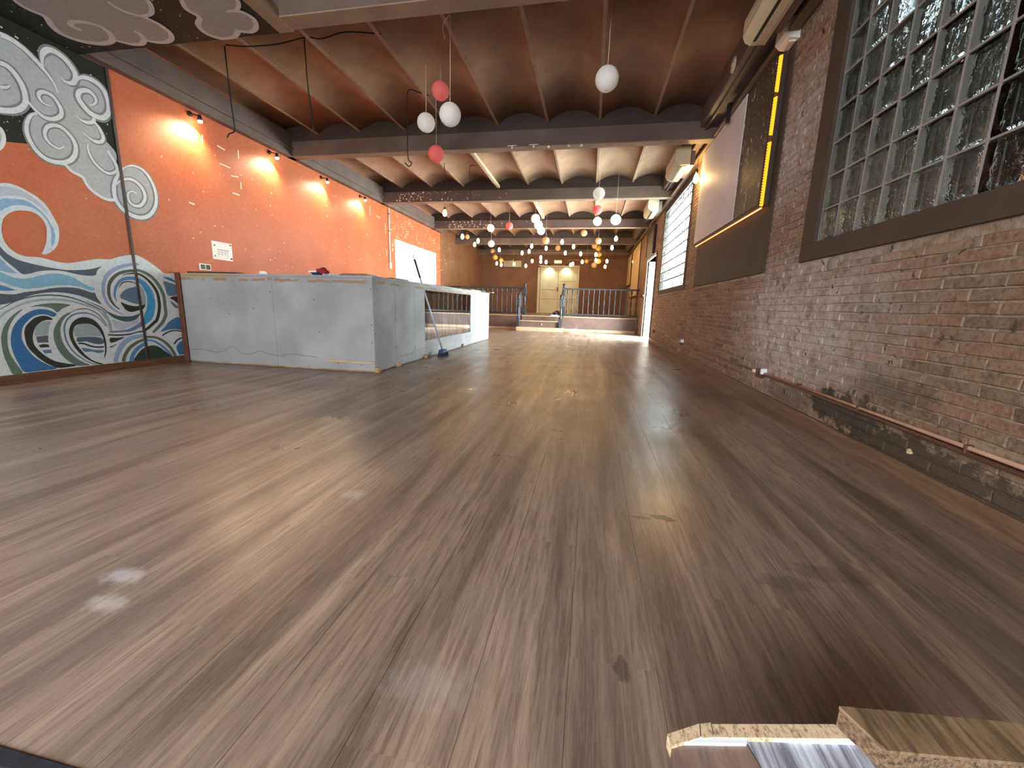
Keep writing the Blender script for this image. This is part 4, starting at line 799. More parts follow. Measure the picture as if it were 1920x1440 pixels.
local(lump((-1.2, 14.5, SZ+.075), (.13, .1, .06), 'navy_cloth', 1).obj('navy_part'), r); local(lump((-1.18, 14.5, SZ+.14), (.08, .07, .05), 'red_cloth', 2).obj('red_part'), r)
local(MB().bbox(-1.36, -1.06, 14.4, 14.6, SZ, SZ+.04, 'white_edge', .008).obj('white_base'), r)
# double door and sign on the end wall
d2 = struct(MB().bbox(-2.6, -2.49, YB-.05, YB, SZ, 2.73, 'door', .006).obj('door_2'), 'old cream double door on the end wall behind the stage')
mb = MB(); mb.bbox(-2.6, -.64, YB-.05, YB, 2.66, 2.75, 'door', .006); mb.bbox(-.73, -.64, YB-.05, YB, SZ, 2.66, 'door', .006); mb.obj('door_frame', None, d2)
for x0, x1 in ((-2.47, -1.62), (-1.61, -.74)):
    lf = MB().bbox(x0, x1, YB-.035, YB, SZ+.01, 2.65, 'door', .006).obj('door_leaf', None, d2)
    for z in (1.18, 1.62+.4*(x0 > -2)): MB().bbox(x0+.05, x1-.05, YB-.041, YB-.034, z, z+.014, 'dark_plaster', .001).obj('panel_groove', None, lf)
MB().bbox(-1.66, -1.6, YB-.06, YB-.035, 1.55, 1.75, 'dark_metal').obj('door_handle', None, d2)
r = thing('door_sign', 'small warm-lit sign plate above the cream double door', 'sign', (-1.66, YB-.02, 2.93))
local(MB().bbox(-1.84, -1.49, YB-.03, YB, 2.85, 2.99, 'sign_glow', .004).obj('sign_plate'), r); local(MB().bbox(-1.86, -1.47, YB-.012, YB, 2.83, 3.01, 'brown_plastic', .004).obj('backplate'), r)
for i, x in enumerate((-2.05, -1.25)):
    r = thing('door_lamp', 'small greenish downlight over the %s leaf of the cream double door' % ('left', 'right')[i], 'lamp', (x, YB-.12, 2.72), 'downlights over the double door')
    local(MB().tube([(x, YB-.12, 2.80), (x, YB-.12, 2.73)], .03, 'black', 12).obj('housing'), r); local(MB().tube([(x, YB-.12, 2.775), (x, YB, 2.775)], .01, 'black', 8).obj('bracket'), r)
    l = bpy.data.lights.new('door_lamp_light', 'SPOT'); l.energy = 22; l.color = (.7, 1, .85); l.spot_size = 2.2; l.spot_blend = .6; l.shadow_soft_size = .03
    lo = bpy.data.objects.new('lamp_light', l); COL.objects.link(lo); lo.parent = r; lo.location = (0, 0, 0); lo.rotation_euler = (-.15, 0, 0)

# ------------------------------------------------------------------ bar counter
BX, B0, B1, BZ = -2.425, 4.31, 9.72, 1.10
bar = thing('bar_counter', 'long L-shaped bar counter clad in bare grey plasterboard', 'bar counter', (-3.0, 6.5, 0))
for x0, x1 in ((-5.03, -3.72), (-3.72, BX-.002)): local(MB().bbox(x0+.001, x1-.001, B0, B0+.02, .015, BZ-.028, 'board', .002).obj('cladding_panel'), bar)
edges = [B0+.02, 4.84, 5.42, 5.79]
for a, b in zip(edges[:-1], edges[1:]): local(MB().bbox(BX-.02, BX, a+.0015, b-.0015, .012, BZ-.028, 'board', .002).obj('cladding_panel'), bar)
local(MB().bbox(BX-.02, BX, 5.79, 8.17, .012, .26, 'board', .002).obj('cladding_panel'), bar); local(MB().bbox(BX-.02, BX, 5.79, 8.17, 1.01, BZ-.028, 'board', .002).obj('cladding_panel'), bar)
local(MB().bbox(BX-.02, BX, 8.17, B1, .012, BZ-.028, 'board', .002).obj('cladding_panel'), bar)
mir = local(MB().bbox(BX-.018, BX-.006, 5.8, 8.16, .265, 1.005, 'mirror', .002).obj('mirror_panel'), bar); lab(mir, 'streaky dark mirror panel set in the side of the bar')
mb = MB(); mb.box(-5.05, BX-.02, B0+.02, B0+.62, 0, BZ-.03, 'raw_wood'); mb.box(BX-.62, BX-.02, B0+.62, B1-.002, 0, BZ-.03, 'raw_wood'); lab(local(mb.obj('carcass'), bar), 'raw timber carcass')
mb = MB(); mb.bbox(-5.05, BX+.006, B0-.008, B0+.64, BZ-.028, BZ, 'board', .003); mb.bbox(BX-.64, BX+.006, B0+.64, B1, BZ-.028, BZ, 'board', .003); local(mb.obj('counter_top'), bar)
lab(local(MB().bbox(-5.055, -4.99, B0-.03, B0-.008, 0, BZ, 'batten', .004).obj('end_batten'), bar), 'reddish brown vertical batten at the wall')
lab(local(MB().bbox(-3.05, BX-.01, B0-.012, B0-.001, .10, .125, 'pale_wood', .003).obj('thin_batten'), bar), 'thin pale wood strip near the bottom corner')
for k, (x, y) in enumerate(((BX+.02, 4.33), (BX+.015, 4.86), (BX+.015, 5.78), (BX+.015, 6.55), (BX+.01, 7.6))): local(MB().bbox(x-.03, x+.03, y-.035, y+.03, 0, .06-.008*(k % 2), 'raw_wood', .008).obj('wood_block'), bar)
mb = MB(); pts = [(-5.0+.13*i, .155+.02*math.sin(i*1.7)+.012*math.sin(i*4.1)+(.05 if i == 5 else 0)) for i in range(15)]
for a, b in zip(pts[:-1], pts[1:]): mb.add([(a[0], B0-.0008, a[1]-.004), (b[0], B0-.0008, b[1]-.004), (b[0], B0-.0008, b[1]+.004), (a[0], B0-.0008, a[1]+.005)], [(0, 1, 2, 3)], 'ink')
for y, z in ((4.84, .1), (4.9, .12), (5.4, .14), (6.0, .15), (6.9, .16), (7.9, .17)): mb.add([(BX+.0008, y, z), (BX+.0008, y+.5, z+.01), (BX+.0008, y+.5, z+.016), (BX+.0008, y, z+.006)], [(0, 1, 2, 3)], 'ink')
stuff(local(mb.obj('cracks'), bar))
mb = MB(); RS = random.Random(9)
for x, z in ((BX-.025, .95), (BX-.03, .55), (BX-.03, .35), (BX-.75, .82), (BX-.7, .45), (-4.0, .7), (-4.35, .62), (BX-.1, .1), (-2.9, .09), (-2.6, .08), (-3.3, .03), (-4.6, .8), (-3.75, .9)): mb.tube([(x, B0-.003, z), (x, B0+.004, z)], .006, 'dark_brown', 8)
for y, z in ((4.34, .45), (4.345, .8), (4.84, .6), (4.845, .25), (5.42, .5), (5.42, .2), (5.6, .7), (8.4, .6)): mb.tube([(BX+.003, y, z), (BX-.004, y, z)], .006, 'dark_brown', 8)
stuff(local(mb.obj('screws'), bar))
# litter on the bar
def simple(name, label, cat, parts, group=None, base=None):
    """parts: (part name, MB)"""
    xs = [v for _, m in parts for v in m.v]; z = min(v[2] for v in xs); cx = sum(v[0] for v in xs)/len(xs); cy_ = sum(v[1] for v in xs)/len(xs)
    if len(parts) == 1:
        m = parts[0][1]; m.v = [(v[0]-cx, v[1]-cy_, v[2]-z) for v in m.v]; o = m.obj(name, None, None, (cx, cy_, z)); return tag(o, label, cat, group)
    r = thing(name, label, cat, (cx, cy_, z), group)
    for nm, m in parts: local(m.obj(nm), r)
    return r
simple('wood_plank', 'thin dark-edged plank lying at the left end of the bar top', 'plank', [('p', MB().bbox(-4.95, -4.25, 4.36, 4.5, BZ, BZ+.022, 'dark_brown', .003))])
simple('wood_plank', 'short bare plank with a dark edge on the bar top near the corner', 'plank', [('p', MB().bbox(-2.83, -2.53, 4.36, 4.6, BZ, BZ+.025, 'board_brown', .003))])
simple('wood_plank', 'small grey offcut just left of the plank at the bar corner', 'plank', [('p', MB().bbox(-3.08, -2.86, 4.36, 4.52, BZ, BZ+.018, 'board_grey', .003))])
simple('cloth', 'crumpled dark red and navy cloth with a white edge on the bar top', 'cloth', [('folds', lump((-3.12, 4.42, BZ+.04), (.075, .06, .045), 'red_cloth', 5)), ('navy_fold', lump((-3.17, 4.41, BZ+.024), (.07, .06, .03), 'navy_cloth', 6)), ('white_edge', MB().bbox(-3.24, -3.14, 4.33, 4.36, BZ+.03, BZ+.048, 'white_edge', .004))])
simple('crumpled_paper', 'tiny crumpled white paper scrap on the bar top', 'paper', [('p', lump((-3.92, 4.42, BZ+.018), (.05, .03, .025), 'paper', 8))])
simple('tray', 'flat black tray on the side run of the bar', 'tray', [('p', MB().bbox(-2.7, -2.47, 4.9, 5.35, BZ, BZ+.02, 'black', .005))])
simple('dark_board', 'thin dark reddish board on the bar top above the mirror', 'board', [('p', MB().bbox(-2.8, -2.46, 6.4, 7.5, BZ, BZ+.014, 'batten', .003))])
simple('offcut', 'pale ragged plaster offcut near the far end of the bar', 'offcut', [('p', MB().bbox(-2.62, -2.41, 8.2, 8.9, BZ, BZ+.02, 'chip', .006))])
simple('cloth', 'dark crumpled cloth at the far end of the bar top', 'cloth', [('p', lump((-2.5, 9.25, BZ+.024), (.1, .3, .035), 'black', 12))])
simple('offcut', 'small yellowish wood strip hanging over the far end of the bar', 'offcut', [('p', MB().bbox(-2.5, -2.3, 9.6, 9.7, BZ, BZ+.022, 'pale_wood', .004))])
# broom leaning on the bar
foot, tipp = Vector((-2.27, 6.10, .10)), Vector((-2.50, 5.62, 1.42))
r = thing('broom', 'broom with pale blue handle and navy head leaning on the bar', 'broom', (-2.25, 6.12, 0))
d = (tipp-foot).normalized()
local(MB().tube([foot, foot+d*1.16], .0125, 'broom_handle', 10).obj('handle'), r)
lab(local(MB().tube([foot+d*1.16, tipp], .014, 'dark_metal', 10).obj('hand_grip'), r), 'dark grip at the top of the handle')
mb = MB(); c = tipp+d*.03; mb.tube([c+Vector((.0, .022*math.cos(a), .035*math.sin(a))) for a in [k*PI/6 for k in range(13)]], .004, 'dark_metal', 6); local(mb.obj('hanging_loop'), r)
mb = MB(); mb.prism([(5.99, .06), (6.22, .06), (6.19, .105), (6.03, .105)], 'x', -2.30, -2.225, 'broom_blue'); local(mb.obj('head'), r)
mb = MB()
for i in range(26):
    for j in range(4): x, y = -2.295+j*.022, 5.985+i*.0096; mb.add([(x, y, .06), (x+.006, y, .06), (x+.006+.004*(j-1.5), y+.003+(i-13)*.001, 0), (x+.004*(j-1.5), y+(i-13)*.001, 0), (x+.003, y+.007, .06), (x+.003, y+.007+(i-13)*.001, 0)], [(0, 1, 2, 3), (1, 4, 5, 2), (4, 0, 3, 5)], 'broom_blue')
stuff(local(mb.obj('bristles'), r))

# ------------------------------------------------------------------ left wall fittings
simple('notice', 'white paper plan notice taped to the orange wall above the bar', 'notice', [('sheet', MB().box(XL, XL+.002, 4.853, 5.170, 1.325, 1.563, 'paper')), ('print', (lambda m: ([m.box(XL+.002, XL+.0026, a, b, c, d_, 'ink') for a, b, c, d_ in ((4.93, 5.12, 1.455, 1.462), (4.93, 5.10, 1.43, 1.434), (4.95, 4.953, 1.37, 1.46), (5.0, 5.003, 1.38, 1.46), (5.05, 5.053, 1.38, 1.46), (5.09, 5.093, 1.36, 1.46), (4.92, 5.1, 1.405, 1.408), (4.88, 4.91, 1.50, 1.52), (4.88, 4.90, 1.36, 1.38))], m)[1])(MB())), ('corner_sticker', MB().box(XL+.002, XL+.003, 5.135, 5.16, 1.53, 1.55, 'black')), ('corner_sticker', MB().box(XL+.002, XL+.003, 5.13, 5.165, 1.345, 1.365, 'black'))])
simple('wall_socket', 'black double socket plate on the orange wall above the bar end', 'socket', [('plate', MB().bbox(XL, XL+.012, 4.63, 4.80, 1.165, 1.245, 'white_plastic', .004)), ('socket_face', MB().bbox(XL+.012, XL+.018, 4.645, 4.708, 1.175, 1.235, 'black', .003)), ('socket_face', MB().bbox(XL+.012, XL+.018, 4.722, 4.785, 1.175, 1.235, 'black', .003))])
simple('wall_conduit', 'white vertical cable conduit beside the painted bricks', 'conduit', [('tube', MB().tube([(XL+.018, 9.86, 3.1), (XL+.018, 9.86, 1.8)], .018, 'white_plastic', 8)), ('end_box', MB().bbox(XL, XL+.04, 9.82, 9.92, 1.66, 1.8, 'white_plastic', .008)), ('clip', MB().bbox(XL, XL+.04, 9.835, 9.885, 2.55, 2.57, 'dark_metal', .003)), ('clip', MB().bbox(XL, XL+.04, 9.835, 9.885, 2.95, 2.97, 'dark_metal', .003))])
OR = ('first', 'second', 'third', 'fourth')
for i, y in enumerate((4.784, 6.076, 7.333, 8.645)):
    z = 2.975; x = XL+.10
    r = thing('spotlight', '%s small lit spotlight from the left along the top of the orange wall' % OR[i], 'lamp', (x, y, z), 'spotlights along the orange wall')
    local(MB().tube([(XL, y-.05, 3.05), (XL+.02, y-.05, 3.05)], .03, 'black', 12).obj('wall_plate'), r)
    local(MB().tube([(XL+.02, y-.05, 3.05), (x, y-.02, 3.035)], .007, 'black', 6).obj('arm'), r)
    local(MB().tube([(x, y, 3.05), (x, y-.004, z+.01)], [.018, .03], 'dark_metal', 12).obj('housing'), r)
    local(MB().lathe([(.001, -.016), (.017, -.013), (.026, 0), (.022, .012), (.001, .013)], (x, y, z), 'spot_glow', 12).obj('bulb'), r)
    l = bpy.data.lights.new('spot_lamp', 'SPOT'); l.energy = (46, 36, 32, 28)[i]; l.color = (1, .76, .48); l.spot_size = 2.5; l.spot_blend = .9; l.shadow_soft_size = .02
    lo = bpy.data.objects.new('lamp_light', l); COL.objects.link(lo); lo.parent = r; lo.location = (.01, -.01, -.03)
    lo.rotation_euler = Vector((-.06, -.34, -1)).to_track_quat('-Z', 'Y').to_euler()

# ------------------------------------------------------------------ right wall fittings
simple('wall_board', 'large dark brown board backing fixed flat on the brick wall', 'board', [('p', MB().bbox(XR-.012, XR+.006, 4.27, 6.98, 1.18, 3.12, 'dark_plaster', .003))])
r = thing('display_board', 'wide board with white panel and scratched dark end above the dark backing', 'board', (XR-.02, 5.7, 1.8))
local(MB().bbox(XR-.06, XR-.012, 4.47, 6.98, 1.80, 3.10, 'dark_brown', .003).obj('backing'), r)
lab(local(MB().bbox(XR-.072, XR-.06, 5.21, 6.98, 1.825, 3.10, 'white_panel', .002).obj('white_panel'), r), 'plain greyish white panel')
lab(local(MB().bbox(XR-.066, XR-.06, 4.50, 5.205, 1.825, 3.08, 'scratched', .002).obj('dark_panel'), r), 'dark panel covered in white scratches')
r = thing('light_strip', 'glowing amber rope light up the near edge of the display board', 'lamp', (XR-.04, 4.42, 1.79))
for za, zb in ((1.80, 2.37), (2.41, 2.74), (2.765, 3.06)):
    mb = MB(); prof = [(.001, 0)]; z = 0
    while z < zb-za-.02: prof += [(.014, z), (.026, z+.006), (.026, z+.016), (.014, z+.022)]; z += .024
    mb.lathe(prof+[(.001, z)], (XR-.045, 4.435, za), 'strip_glow', 12)
    lab(local(mb.obj('rope'), r), 'beaded amber glowing rope')
local(MB().bbox(XR-.05, XR-.012, 4.385, 4.407, 1.79, 3.06, 'dark_brown', .003).obj('channel'), r)
local(MB().tube([(XR-.045, 4.45, 1.785), (XR-.045, 6.95, 1.785)], .007, 'strip_orange', 6).obj('bottom_strip'), r)
r = thing('wall_lamp', 'bare lit filament bulb hanging by the far edge of the display board', 'lamp', (XR-.09, 7.2, 2.83))
local(MB().lathe([(.001, -.07), (.03, -.055), (.04, -.01), (.03, .04), (.014, .07), (.001, .072)], (XR-.09, 7.2, 2.83), 'sconce_glow', 14).obj('bulb'), r)
local(MB().tube([(XR-.09, 7.2, 2.90), (XR-.09, 7.2, 2.96)], .018, 'black', 10).obj('socket'), r)
local(MB().tube([(XR-.09, 7.2, 2.96), (XR-.085, 7.2, 3.25)], .004, 'black', 6).obj('cord'), r)
l = bpy.data.lights.new('wall_bulb', 'POINT'); l.energy = 14; l.color = (1, .62, .25); l.shadow_soft_size = .04
lo = bpy.data.objects.new('lamp_light', l); COL.objects.link(lo); lo.parent = r; lo.location = (-.06, 0, 0)
def ac_unit(label, x0, x1, y0, y1, z0, z1):
    r = thing('air_conditioner', label, 'air conditioner', (x1, (y0+y1)/2, z0), 'air conditioners on the right side'); h = z1-z0; w = x1-x0
    prof = [(x1, z0), (x0+w*.35, z0), (x0+w*.12, z0+h*.10), (x0, z0+h*.3), (x0, z0+h*.85), (x0+w*.12, z1), (x1, z1)]
    local(MB().prism(prof, 'y', y0, y1, 'ac_plastic').obj('casing'), r)
    local(MB().bbox(x0+w*.36, x0+w*.5, y0+.06, y1-.06, z0-.004, z0+.01, 'black', .002).obj('air_slot'), r)
    local(MB().bbox(x0+w*.52, x1-w*.12, y0+.05, y1-.05, z0-.006, z0, 'ac_plastic', .002).obj('louvre'), r)
    local(MB().bbox(x1, x1+.08, y0+.1, y1-.1, z0+.02, z0+.22, 'beam').obj('mounting_bracket'), r)
    local(MB().bbox(x0-.002, x0+.002, y0+.01, y1-.01, z0+h*.42, z0+h*.43, 'dark_brown', .0005).obj('seam'), r)
ac_unit('nearest air conditioner at the top edge above the white alarm box', 1.12, 1.30, 3.35, 4.22, 3.03, 3.25)
ac_unit('middle air conditioner, cream, under the ceiling just past the first cross beam', 1.09, 1.30, 6.85, 7.7, 2.93, 3.18)
ac_unit('farthest air conditioner, small, high up before the side door', 1.08, 1.30, 9.75, 10.6, 2.92, 3.17)
r = simple('alarm_box', 'white wedge-shaped alarm box at the top of the brick wall', 'alarm', [('case', MB().prism([(XR, 3.07), (XR-.08, 3.08), (XR-.12, 3.12), (XR-.11, 3.235), (XR, 3.235)], 'y', 4.23, 4.43, 'white_plastic')), ('lens', MB().bbox(XR-.07, XR-.015, 4.26, 4.40, 3.062, 3.075, 'chip', .003))])
simple('vent_disc', 'round pale vent cover on the dark wall beam behind the near air conditioner', 'vent', [('disc', MB().tube([(1.302, 5.1, 3.33), (1.285, 5.1, 3.33)], [.075, .065], 'ac_plastic', 20)), ('hub', MB().tube([(1.29, 5.1, 3.33), (1.279, 5.1, 3.33)], .02, 'ac_plastic', 12))])
simple('bracket', 'black metal bracket on the bricks above the display board', 'bracket', [('plate', MB().bbox(XR-.04, XR+.006, 5.62, 5.9, 3.165, 3.23, 'black', .004)), ('arm', MB().bbox(XR-.14, XR-.10, 5.64, 5.70, 3.0, 3.21, 'black', .004)), ('cross_bar', MB().bbox(XR-.12, XR-.0, 5.64, 5.70, 3.17, 3.21, 'black', .004))])
simple('tv_screen', 'black framed screen fixed high over the side door', 'screen', [('screen', MB().bbox(XR-.06, XR-.03, 11.75, 13.0, 2.32, 2.98, 'black', .004)), ('frame', (lambda m: (ring_frame(m, 11.75, 13.0, 2.32, 2.98, .04, .04, .04, .04, XR-.075, XR-.03, 'dark_brown'), m)[1])(MB())), ('wall_mount', MB().bbox(XR-.03, XR+.006, 12.2, 12.5, 2.5, 2.8, 'black', .004))])
simple('wall_panel', 'tall cream panel on the right wall above the balustrade, nearer one', 'panel', [('panel', MB().bbox(XR-.045, XR-.02, 15.0, 17.6, 1.3, 3.08, 'cream_panel', .004)), ('frame', (lambda m: (ring_frame(m, 15.0, 17.6, 1.3, 3.08, .06, .06, .05, .04, XR-.04, XR+.004, 'dark_brown'), m)[1])(MB()))])
simple('wall_panel', 'cream panel in the far right corner beyond the nearer tall one', 'panel', [('panel', MB().bbox(XR-.045, XR-.02, 18.2, 19.9, 1.85, 3.08, 'cream_panel', .004)), ('frame', (lambda m: (ring_frame(m, 18.2, 19.9, 1.85, 3.08, .05, .05, .05, .04, XR-.04, XR+.004, 'dark_brown'), m)[1])(MB()))])
mb = MB(); mb.bbox(XR-.016, XR+.004, 13.1, 14.95, 1.25, 3.1, 'brown_wall', .004); struct(mb.obj('trim_3'), 'brown plastered strip between the side door and the cream panels')
struct(MB().bbox(XR-.06, XR+.004, 13.02, 13.9, 1.20, 1.25, 'dark_brown', .004).obj('trim_4'), 'dark ledge beside the side door')
# pipe, cable clips and sockets along the foot of the brick wall
def socket_box(label, y, z, caps):
    r = thing('socket_box', label, 'socket', (XR, y, z), 'surface sockets low on the brick wall')
    local(MB().bbox(XR-.045, XR+.004, y-.055, y+.055, z-.035, z+.04, 'brown_plastic', .006).obj('case'), r)
    for c in range(caps): local(MB().tube([(XR-.045, y+.085-.0+c*.035, z+.005), (XR-.02, y+.085+c*.035, z+.005)], .014, 'white_plastic', 10).obj('white_plug'), r)
    if caps: local(MB().bbox(XR-.05, XR, y-.085, y-.06, z-.0, z+.05, 'white_edge', .004).obj('white_tab'), r)
socket_box('brown surface socket with white plugs low on the brick wall, nearest', 4.0, .275, 2)
socket_box('brown surface socket low on the bricks, the middle one of three', 7.35, .285, 1)
socket_box('small brown surface socket low on the bricks right by the side door', 10.55, .295, 0)
r = thing('wall_pipe', 'pale round pipe running along the foot of the bricks', 'pipe', (XR, 2.2, .29))
local(MB().tube([(XR-.018, .6, .300), (XR-.018, 2.2, .292), (XR-.018, 3.93, .285)], .0095, 'pipe_copper', 10).obj('pipe'), r)
local(MB().bbox(XR-.03, XR+.004, .6, 3.93, .262, .279, 'brown_plastic', .003).obj('trunking'), r)
for y in (1.9, 2.6, 3.3): local(MB().bbox(XR-.032, XR+.004, y, y+.012, .27, .306, 'brown_plastic', .002).obj('clip'), r)
tag(MB().tube([(XR-.01, 4.06+i*.2, .272+.004*math.sin(i)) for i in range(33)], .008, 'brown_plastic', 6).obj('wall_cable'), 'thin brown cable along the bricks beyond the nearest socket', 'cable')
# mortar smear under the near window
mb = lump((XR, 3.17, 1.14), (.012, .055, .05), 'mortar_white', 21); tag(mb.obj('plaster_patch'), 'small whitish plaster patch under the near window corner', 'patch')
tag(lump((XR+.004, 2.22, .165), (.010, .018, .018), 'pale_wood', 22).obj('plaster_dab'), 'small round yellowish dab in the black mould patch', 'patch')

# ------------------------------------------------------------------ broken cabinet and board in the near right corner
def quad_slab(P, z0, z1, m):
    n = len(P); vv = [(x, y, z0) for x, y in P]+[(x, y, z1) for x, y in P]; mb = MB()
    return mb.add(vv, [tuple(range(n))[::-1], tuple(range(n, 2*n))]+[(i, (i+1) % n, n+(i+1) % n, n+i) for i in range(n)], m)
r = thing('broken_cabinet', 'low broken cabinet with a chipboard edge and grey-washed top', 'cabinet', (.25, .3, 0))
zt = .322
local(quad_slab([(.13, .12), (.50, .12), (.50, .43), (.335, .445), (.165, .42), (.13, .395)], 0, zt-.012, 'raw_wood').obj('carcass'), r)
lab(local(quad_slab([(.122, .411), (.098, .30), (.190, .30), (.2135, .405), (.2075, .4285)], zt-.012, zt, 'board_brown').obj('top_board'), r), 'brownish laminate top')
lab(local(quad_slab([(.2092, .4325), (.2145, .405), (.191, .30), (.50, .30), (.50, .45), (.353, .456), (.34, .460), (.235, .441)], zt-.012, zt-.0005, 'board_grey').obj('top_board'), r), 'grey-white washed laminate top')
lab(local(quad_slab([(.121, .409), (.179, .432), (.339, .465), (.345, .457), (.269, .443), (.211, .4335), (.206, .426)], zt-.012, zt+.004, 'white_edge').obj('edge_strip'), r), 'white edging strip')
lab(local(quad_slab([(.118, .417), (.158, .438), (.155, .421), (.120, .4045)], zt-.012, zt+.005, 'chipboard').obj('chipboard_edge'), r), 'angled raw chipboard end')
lab(local(quad_slab([(.1592, .438), (.1715, .442), (.1705, .4245), (.1562, .4205)], zt-.012, zt+.005, 'chipboard').obj('chipboard_edge'), r), 'small raw chipboard piece')
lab(local(quad_slab([(.1727, .440), (.318, .471), (.335, .460), (.332, .457), (.1722, .4245)], zt-.012, zt+.0055, 'chipboard').obj('chipboard_edge'), r), 'raw chipboard edge')
r = thing('loose_board', 'loose olive-brown laminate board on the broken cabinet, right corner', 'board', (.4, .44, zt+.013))
lab(local(quad_slab([(.314, .463), (.60, .494), (.60, .449), (.468, .434), (.335, .418), (.326, .436)], zt+.036, zt+.040, 'board_olive').obj('board_face'), r), 'olive-brown wood-grain face')
local(quad_slab([(.3145, .4625), (.60, .4935), (.60, .4495), (.468, .4345), (.3355, .4185), (.3265, .436)], zt+.013, zt+.036, 'chipboard_dark').obj('board_core'), r)

# ------------------------------------------------------------------ paper lanterns and filament bulbs
def lantern_mesh(r, m):
    mb = MB(); prof = []; n = 34
    for i in range(n+1):
        a = -PI/2+PI*(.06+.88*i/n); k = 1+(.016 if i % 2 else -.010); prof.append((r*math.cos(a)*k, r*math.sin(a)))
    mb.lathe(prof, m=m, n=28); return mb.mesh('paper_shade')
def ceiling_at(y):
    for b in BY:
        if b-.02 <= y <= b+.17: return ZC+.002
    return 3.47
cache = {}
for c, x, y, z, r_, label in LANTERNS:
    r = thing('paper_lantern', label, 'lantern', (x, y, z), 'paper lanterns hanging from the ceiling')
    key = (c, r_)
    if key not in cache: cache[key] = (lantern_mesh(r_, 'paper_'+c), MB().tube([(r_*.2*math.cos(a), r_*.2*math.sin(a), r_*.97) for a in [k*PI/6 for k in range(13)]], .0022, 'dark_metal', 6).mesh('top_ring'))
    link('paper_shade', cache[key][0], r); link('top_ring', cache[key][1], r)
    top = ceiling_at(y)-z
    MB().tube([(0, 0, r_*.95), (.002, 0, top*.5), (0, 0, top)], .0022, 'chip', 5).obj('cord', None, r)
    MB().tube([(-r_*.2, 0, r_*.97), (r_*.2, 0, r_*.97)], .0015, 'dark_metal', 5).obj('wire_spreader', None, r)
BG = MB().lathe([(.001, -.085), (.03, -.075), (.046, -.04), (.048, -.01), (.038, .03), (.022, .062), (.016, .07), (.001, .07)], m='bulb_glow', n=14).mesh('bulb_glass')
BS = MB().lathe([(.001, .068), (.018, .068), (.02, .075), (.02, .12), (.012, .135), (.004, .14), (.001, .14)], m='black', n=12).mesh('socket')
for x, y, z, label in BULBS:
    r = thing('filament_bulb', label, 'light bulb', (x, y, z), 'hanging filament bulbs')
    link('bulb_glass', BG, r); link('socket', BS, r)
    MB().tube([(0, 0, .13), (.001, 0, (ceiling_at(y)-z)*.6), (0, 0, ceiling_at(y)-z)], .003, 'black', 5).obj('cord', None, r)
# black hanging rods that the far bulbs are strung along
for i, (x0, x1, y, z) in enumerate(((-3.6, 1.2, 17.22, 2.98), (-1.2, 1.0, 18.6, 2.86))):
    r = thing('hanging_rod', ('upper long', 'lower short')[i]+' thin dark rod hung level above the stage among the bulbs', 'rod', ((x0+x1)/2, y, z))
    local(MB().tube([(x0, y, z), (x1, y, z)], .012, 'joist', 6).obj('rod'), r)
    for x in (x0+.1, x1-.1): local(MB().tube([(x, y, z), (x, y, 3.47)], .004, 'black', 5).obj('hanger'), r)
# small light scraps and clips along the beams
simple('air_conditioner', 'small pale air conditioner on the end wall left of the double door', 'air conditioner', [('casing', MB().prism([(YB, 2.62), (YB-.2, 2.64), (YB-.24, 2.74), (YB-.24, 2.92), (YB-.2, 2.95), (YB, 2.95)], 'x', 0, .85, 'ac_plastic')), ('air_slot', MB().bbox(.04, .81, YB-.215, YB-.17, 2.628, 2.646, 'black', .002))])
o = bpy.data.objects['air_conditioner.003'] if 'air_conditioner.003' in bpy.data.objects else None
if o: o.location.x -= 4.25
for i, x in enumerate((-1.29, -.97)):
    simple('beam_clip', ('left', 'right')[i]+' white T-shaped clip under the first cross beam', 'clip', [('bar', MB().bbox(x-.07, x+.07, 6.405, 6.418, 3.125, 3.135, 'white_plastic', .002)), ('stem', MB().bbox(x-.01, x+.01, 6.40, 6.42, 3.09, 3.125, 'white_plastic', .002))], 'clips along the first cross beam')
for i, x in enumerate((-.75, -.46, -.28)):
    simple('beam_clip', ('first', 'second', 'third')[i]+' small white knob from the left right of the clips on the first cross beam', 'clip', [('knob', lump((x, 6.405, 3.09), (.018, .016, .018), 'white_plastic', i)), ('screw', MB().tube([(x, 6.405, 3.09), (x, 6.44, 3.12)], .005, 'dark_metal', 6))], 'clips along the first cross beam')
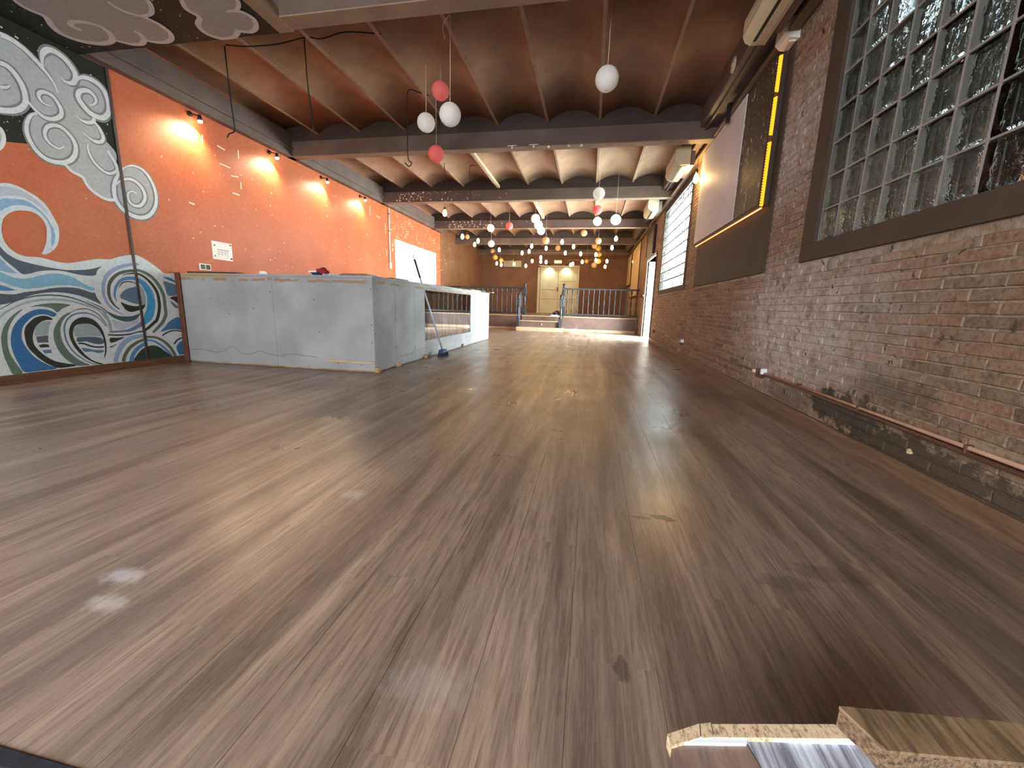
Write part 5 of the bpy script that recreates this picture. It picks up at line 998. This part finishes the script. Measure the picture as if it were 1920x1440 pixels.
# mirror-ball light spots painted as cream flecks on beams and far left wall
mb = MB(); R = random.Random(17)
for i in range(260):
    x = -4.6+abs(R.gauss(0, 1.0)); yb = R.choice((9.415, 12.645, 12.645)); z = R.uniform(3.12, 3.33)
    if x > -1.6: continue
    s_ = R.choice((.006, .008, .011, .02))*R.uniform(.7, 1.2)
    mb.add([(x-s_, yb, z), (x, yb, z-s_), (x+s_, yb, z), (x, yb, z+s_*1.3)], [(0, 1, 2, 3)], 'chip')  # light spot on a beam, in the pale chip colour
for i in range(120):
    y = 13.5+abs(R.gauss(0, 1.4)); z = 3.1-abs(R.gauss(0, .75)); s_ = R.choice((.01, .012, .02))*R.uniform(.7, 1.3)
    mb.add([(-5.327, y-s_, z), (-5.327, y, z-s_), (-5.327, y+s_, z), (-5.327, y, z+s_)], [(0, 1, 2, 3)], 'chip')  # light spot on the far left wall, in the pale chip colour
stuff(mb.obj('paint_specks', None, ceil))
# hanging cables
def cable(label, pts, r_=.007, m='black'):
    P = catmull([tuple(q) for q in pts], False, 6)
    return tag(MB().tube(P, r_, m, 6).obj('hanging_cable'), label, 'cable', 'loose cables hanging from the ceiling')
cable('black cable swagged under the near ceiling bay from hook to hook', [(-3.97, 4.23, 3.44), (-3.7, 4.22, 3.40), (-3.35, 4.23, 3.40), (-3.03, 4.24, 3.44), (-2.85, 4.25, 3.42), (-2.6, 4.27, 3.47), (-2.23, 4.3, 3.44)])
cable('leftmost black cable hanging straight down with a curled end', [(-3.97, 4.215, 3.42), (-3.975, 4.23, 3.0), (-3.95, 4.225, 2.66), (-3.955, 4.22, 2.60), (-4.02, 4.22, 2.58), (-4.05, 4.22, 2.545)])
cable('second black cable from the left, hanging over the bar corner', [(-3.03, 4.22, 3.42), (-3.035, 4.24, 3.0), (-3.0, 4.24, 2.62), (-3.04, 4.23, 2.56), (-3.08, 4.23, 2.60)])
cable('black cable beside the near lantern cluster with a loop at its end', [(-2.22, 5.52, 3.44), (-2.33, 5.44, 3.45), (-2.44, 5.36, 3.42), (-2.45, 5.36, 3.0), (-2.45, 5.36, 2.66), (-2.40, 5.36, 2.60), (-2.44, 5.36, 2.555), (-2.49, 5.36, 2.60)])
cable('thin cable hanging beyond the first beam below the lower pink lantern', [(-2.91, 7.97, 3.44), (-2.88, 7.97, 3.1), (-2.87, 7.97, 2.80)], .006)
cable('thin cable hanging beyond the first beam, just left of the ceiling conduit', [(-2.35, 8.16, 3.44), (-2.46, 8.166, 3.42), (-2.46, 8.166, 3.1), (-2.44, 8.166, 2.84)], .006)
cable('short pale wire hooked beside the tall cord of the large near lantern', [(-1.46, 4.14, 3.44), (-1.52, 4.14, 3.36), (-1.50, 4.14, 3.25)], .004, 'chip')
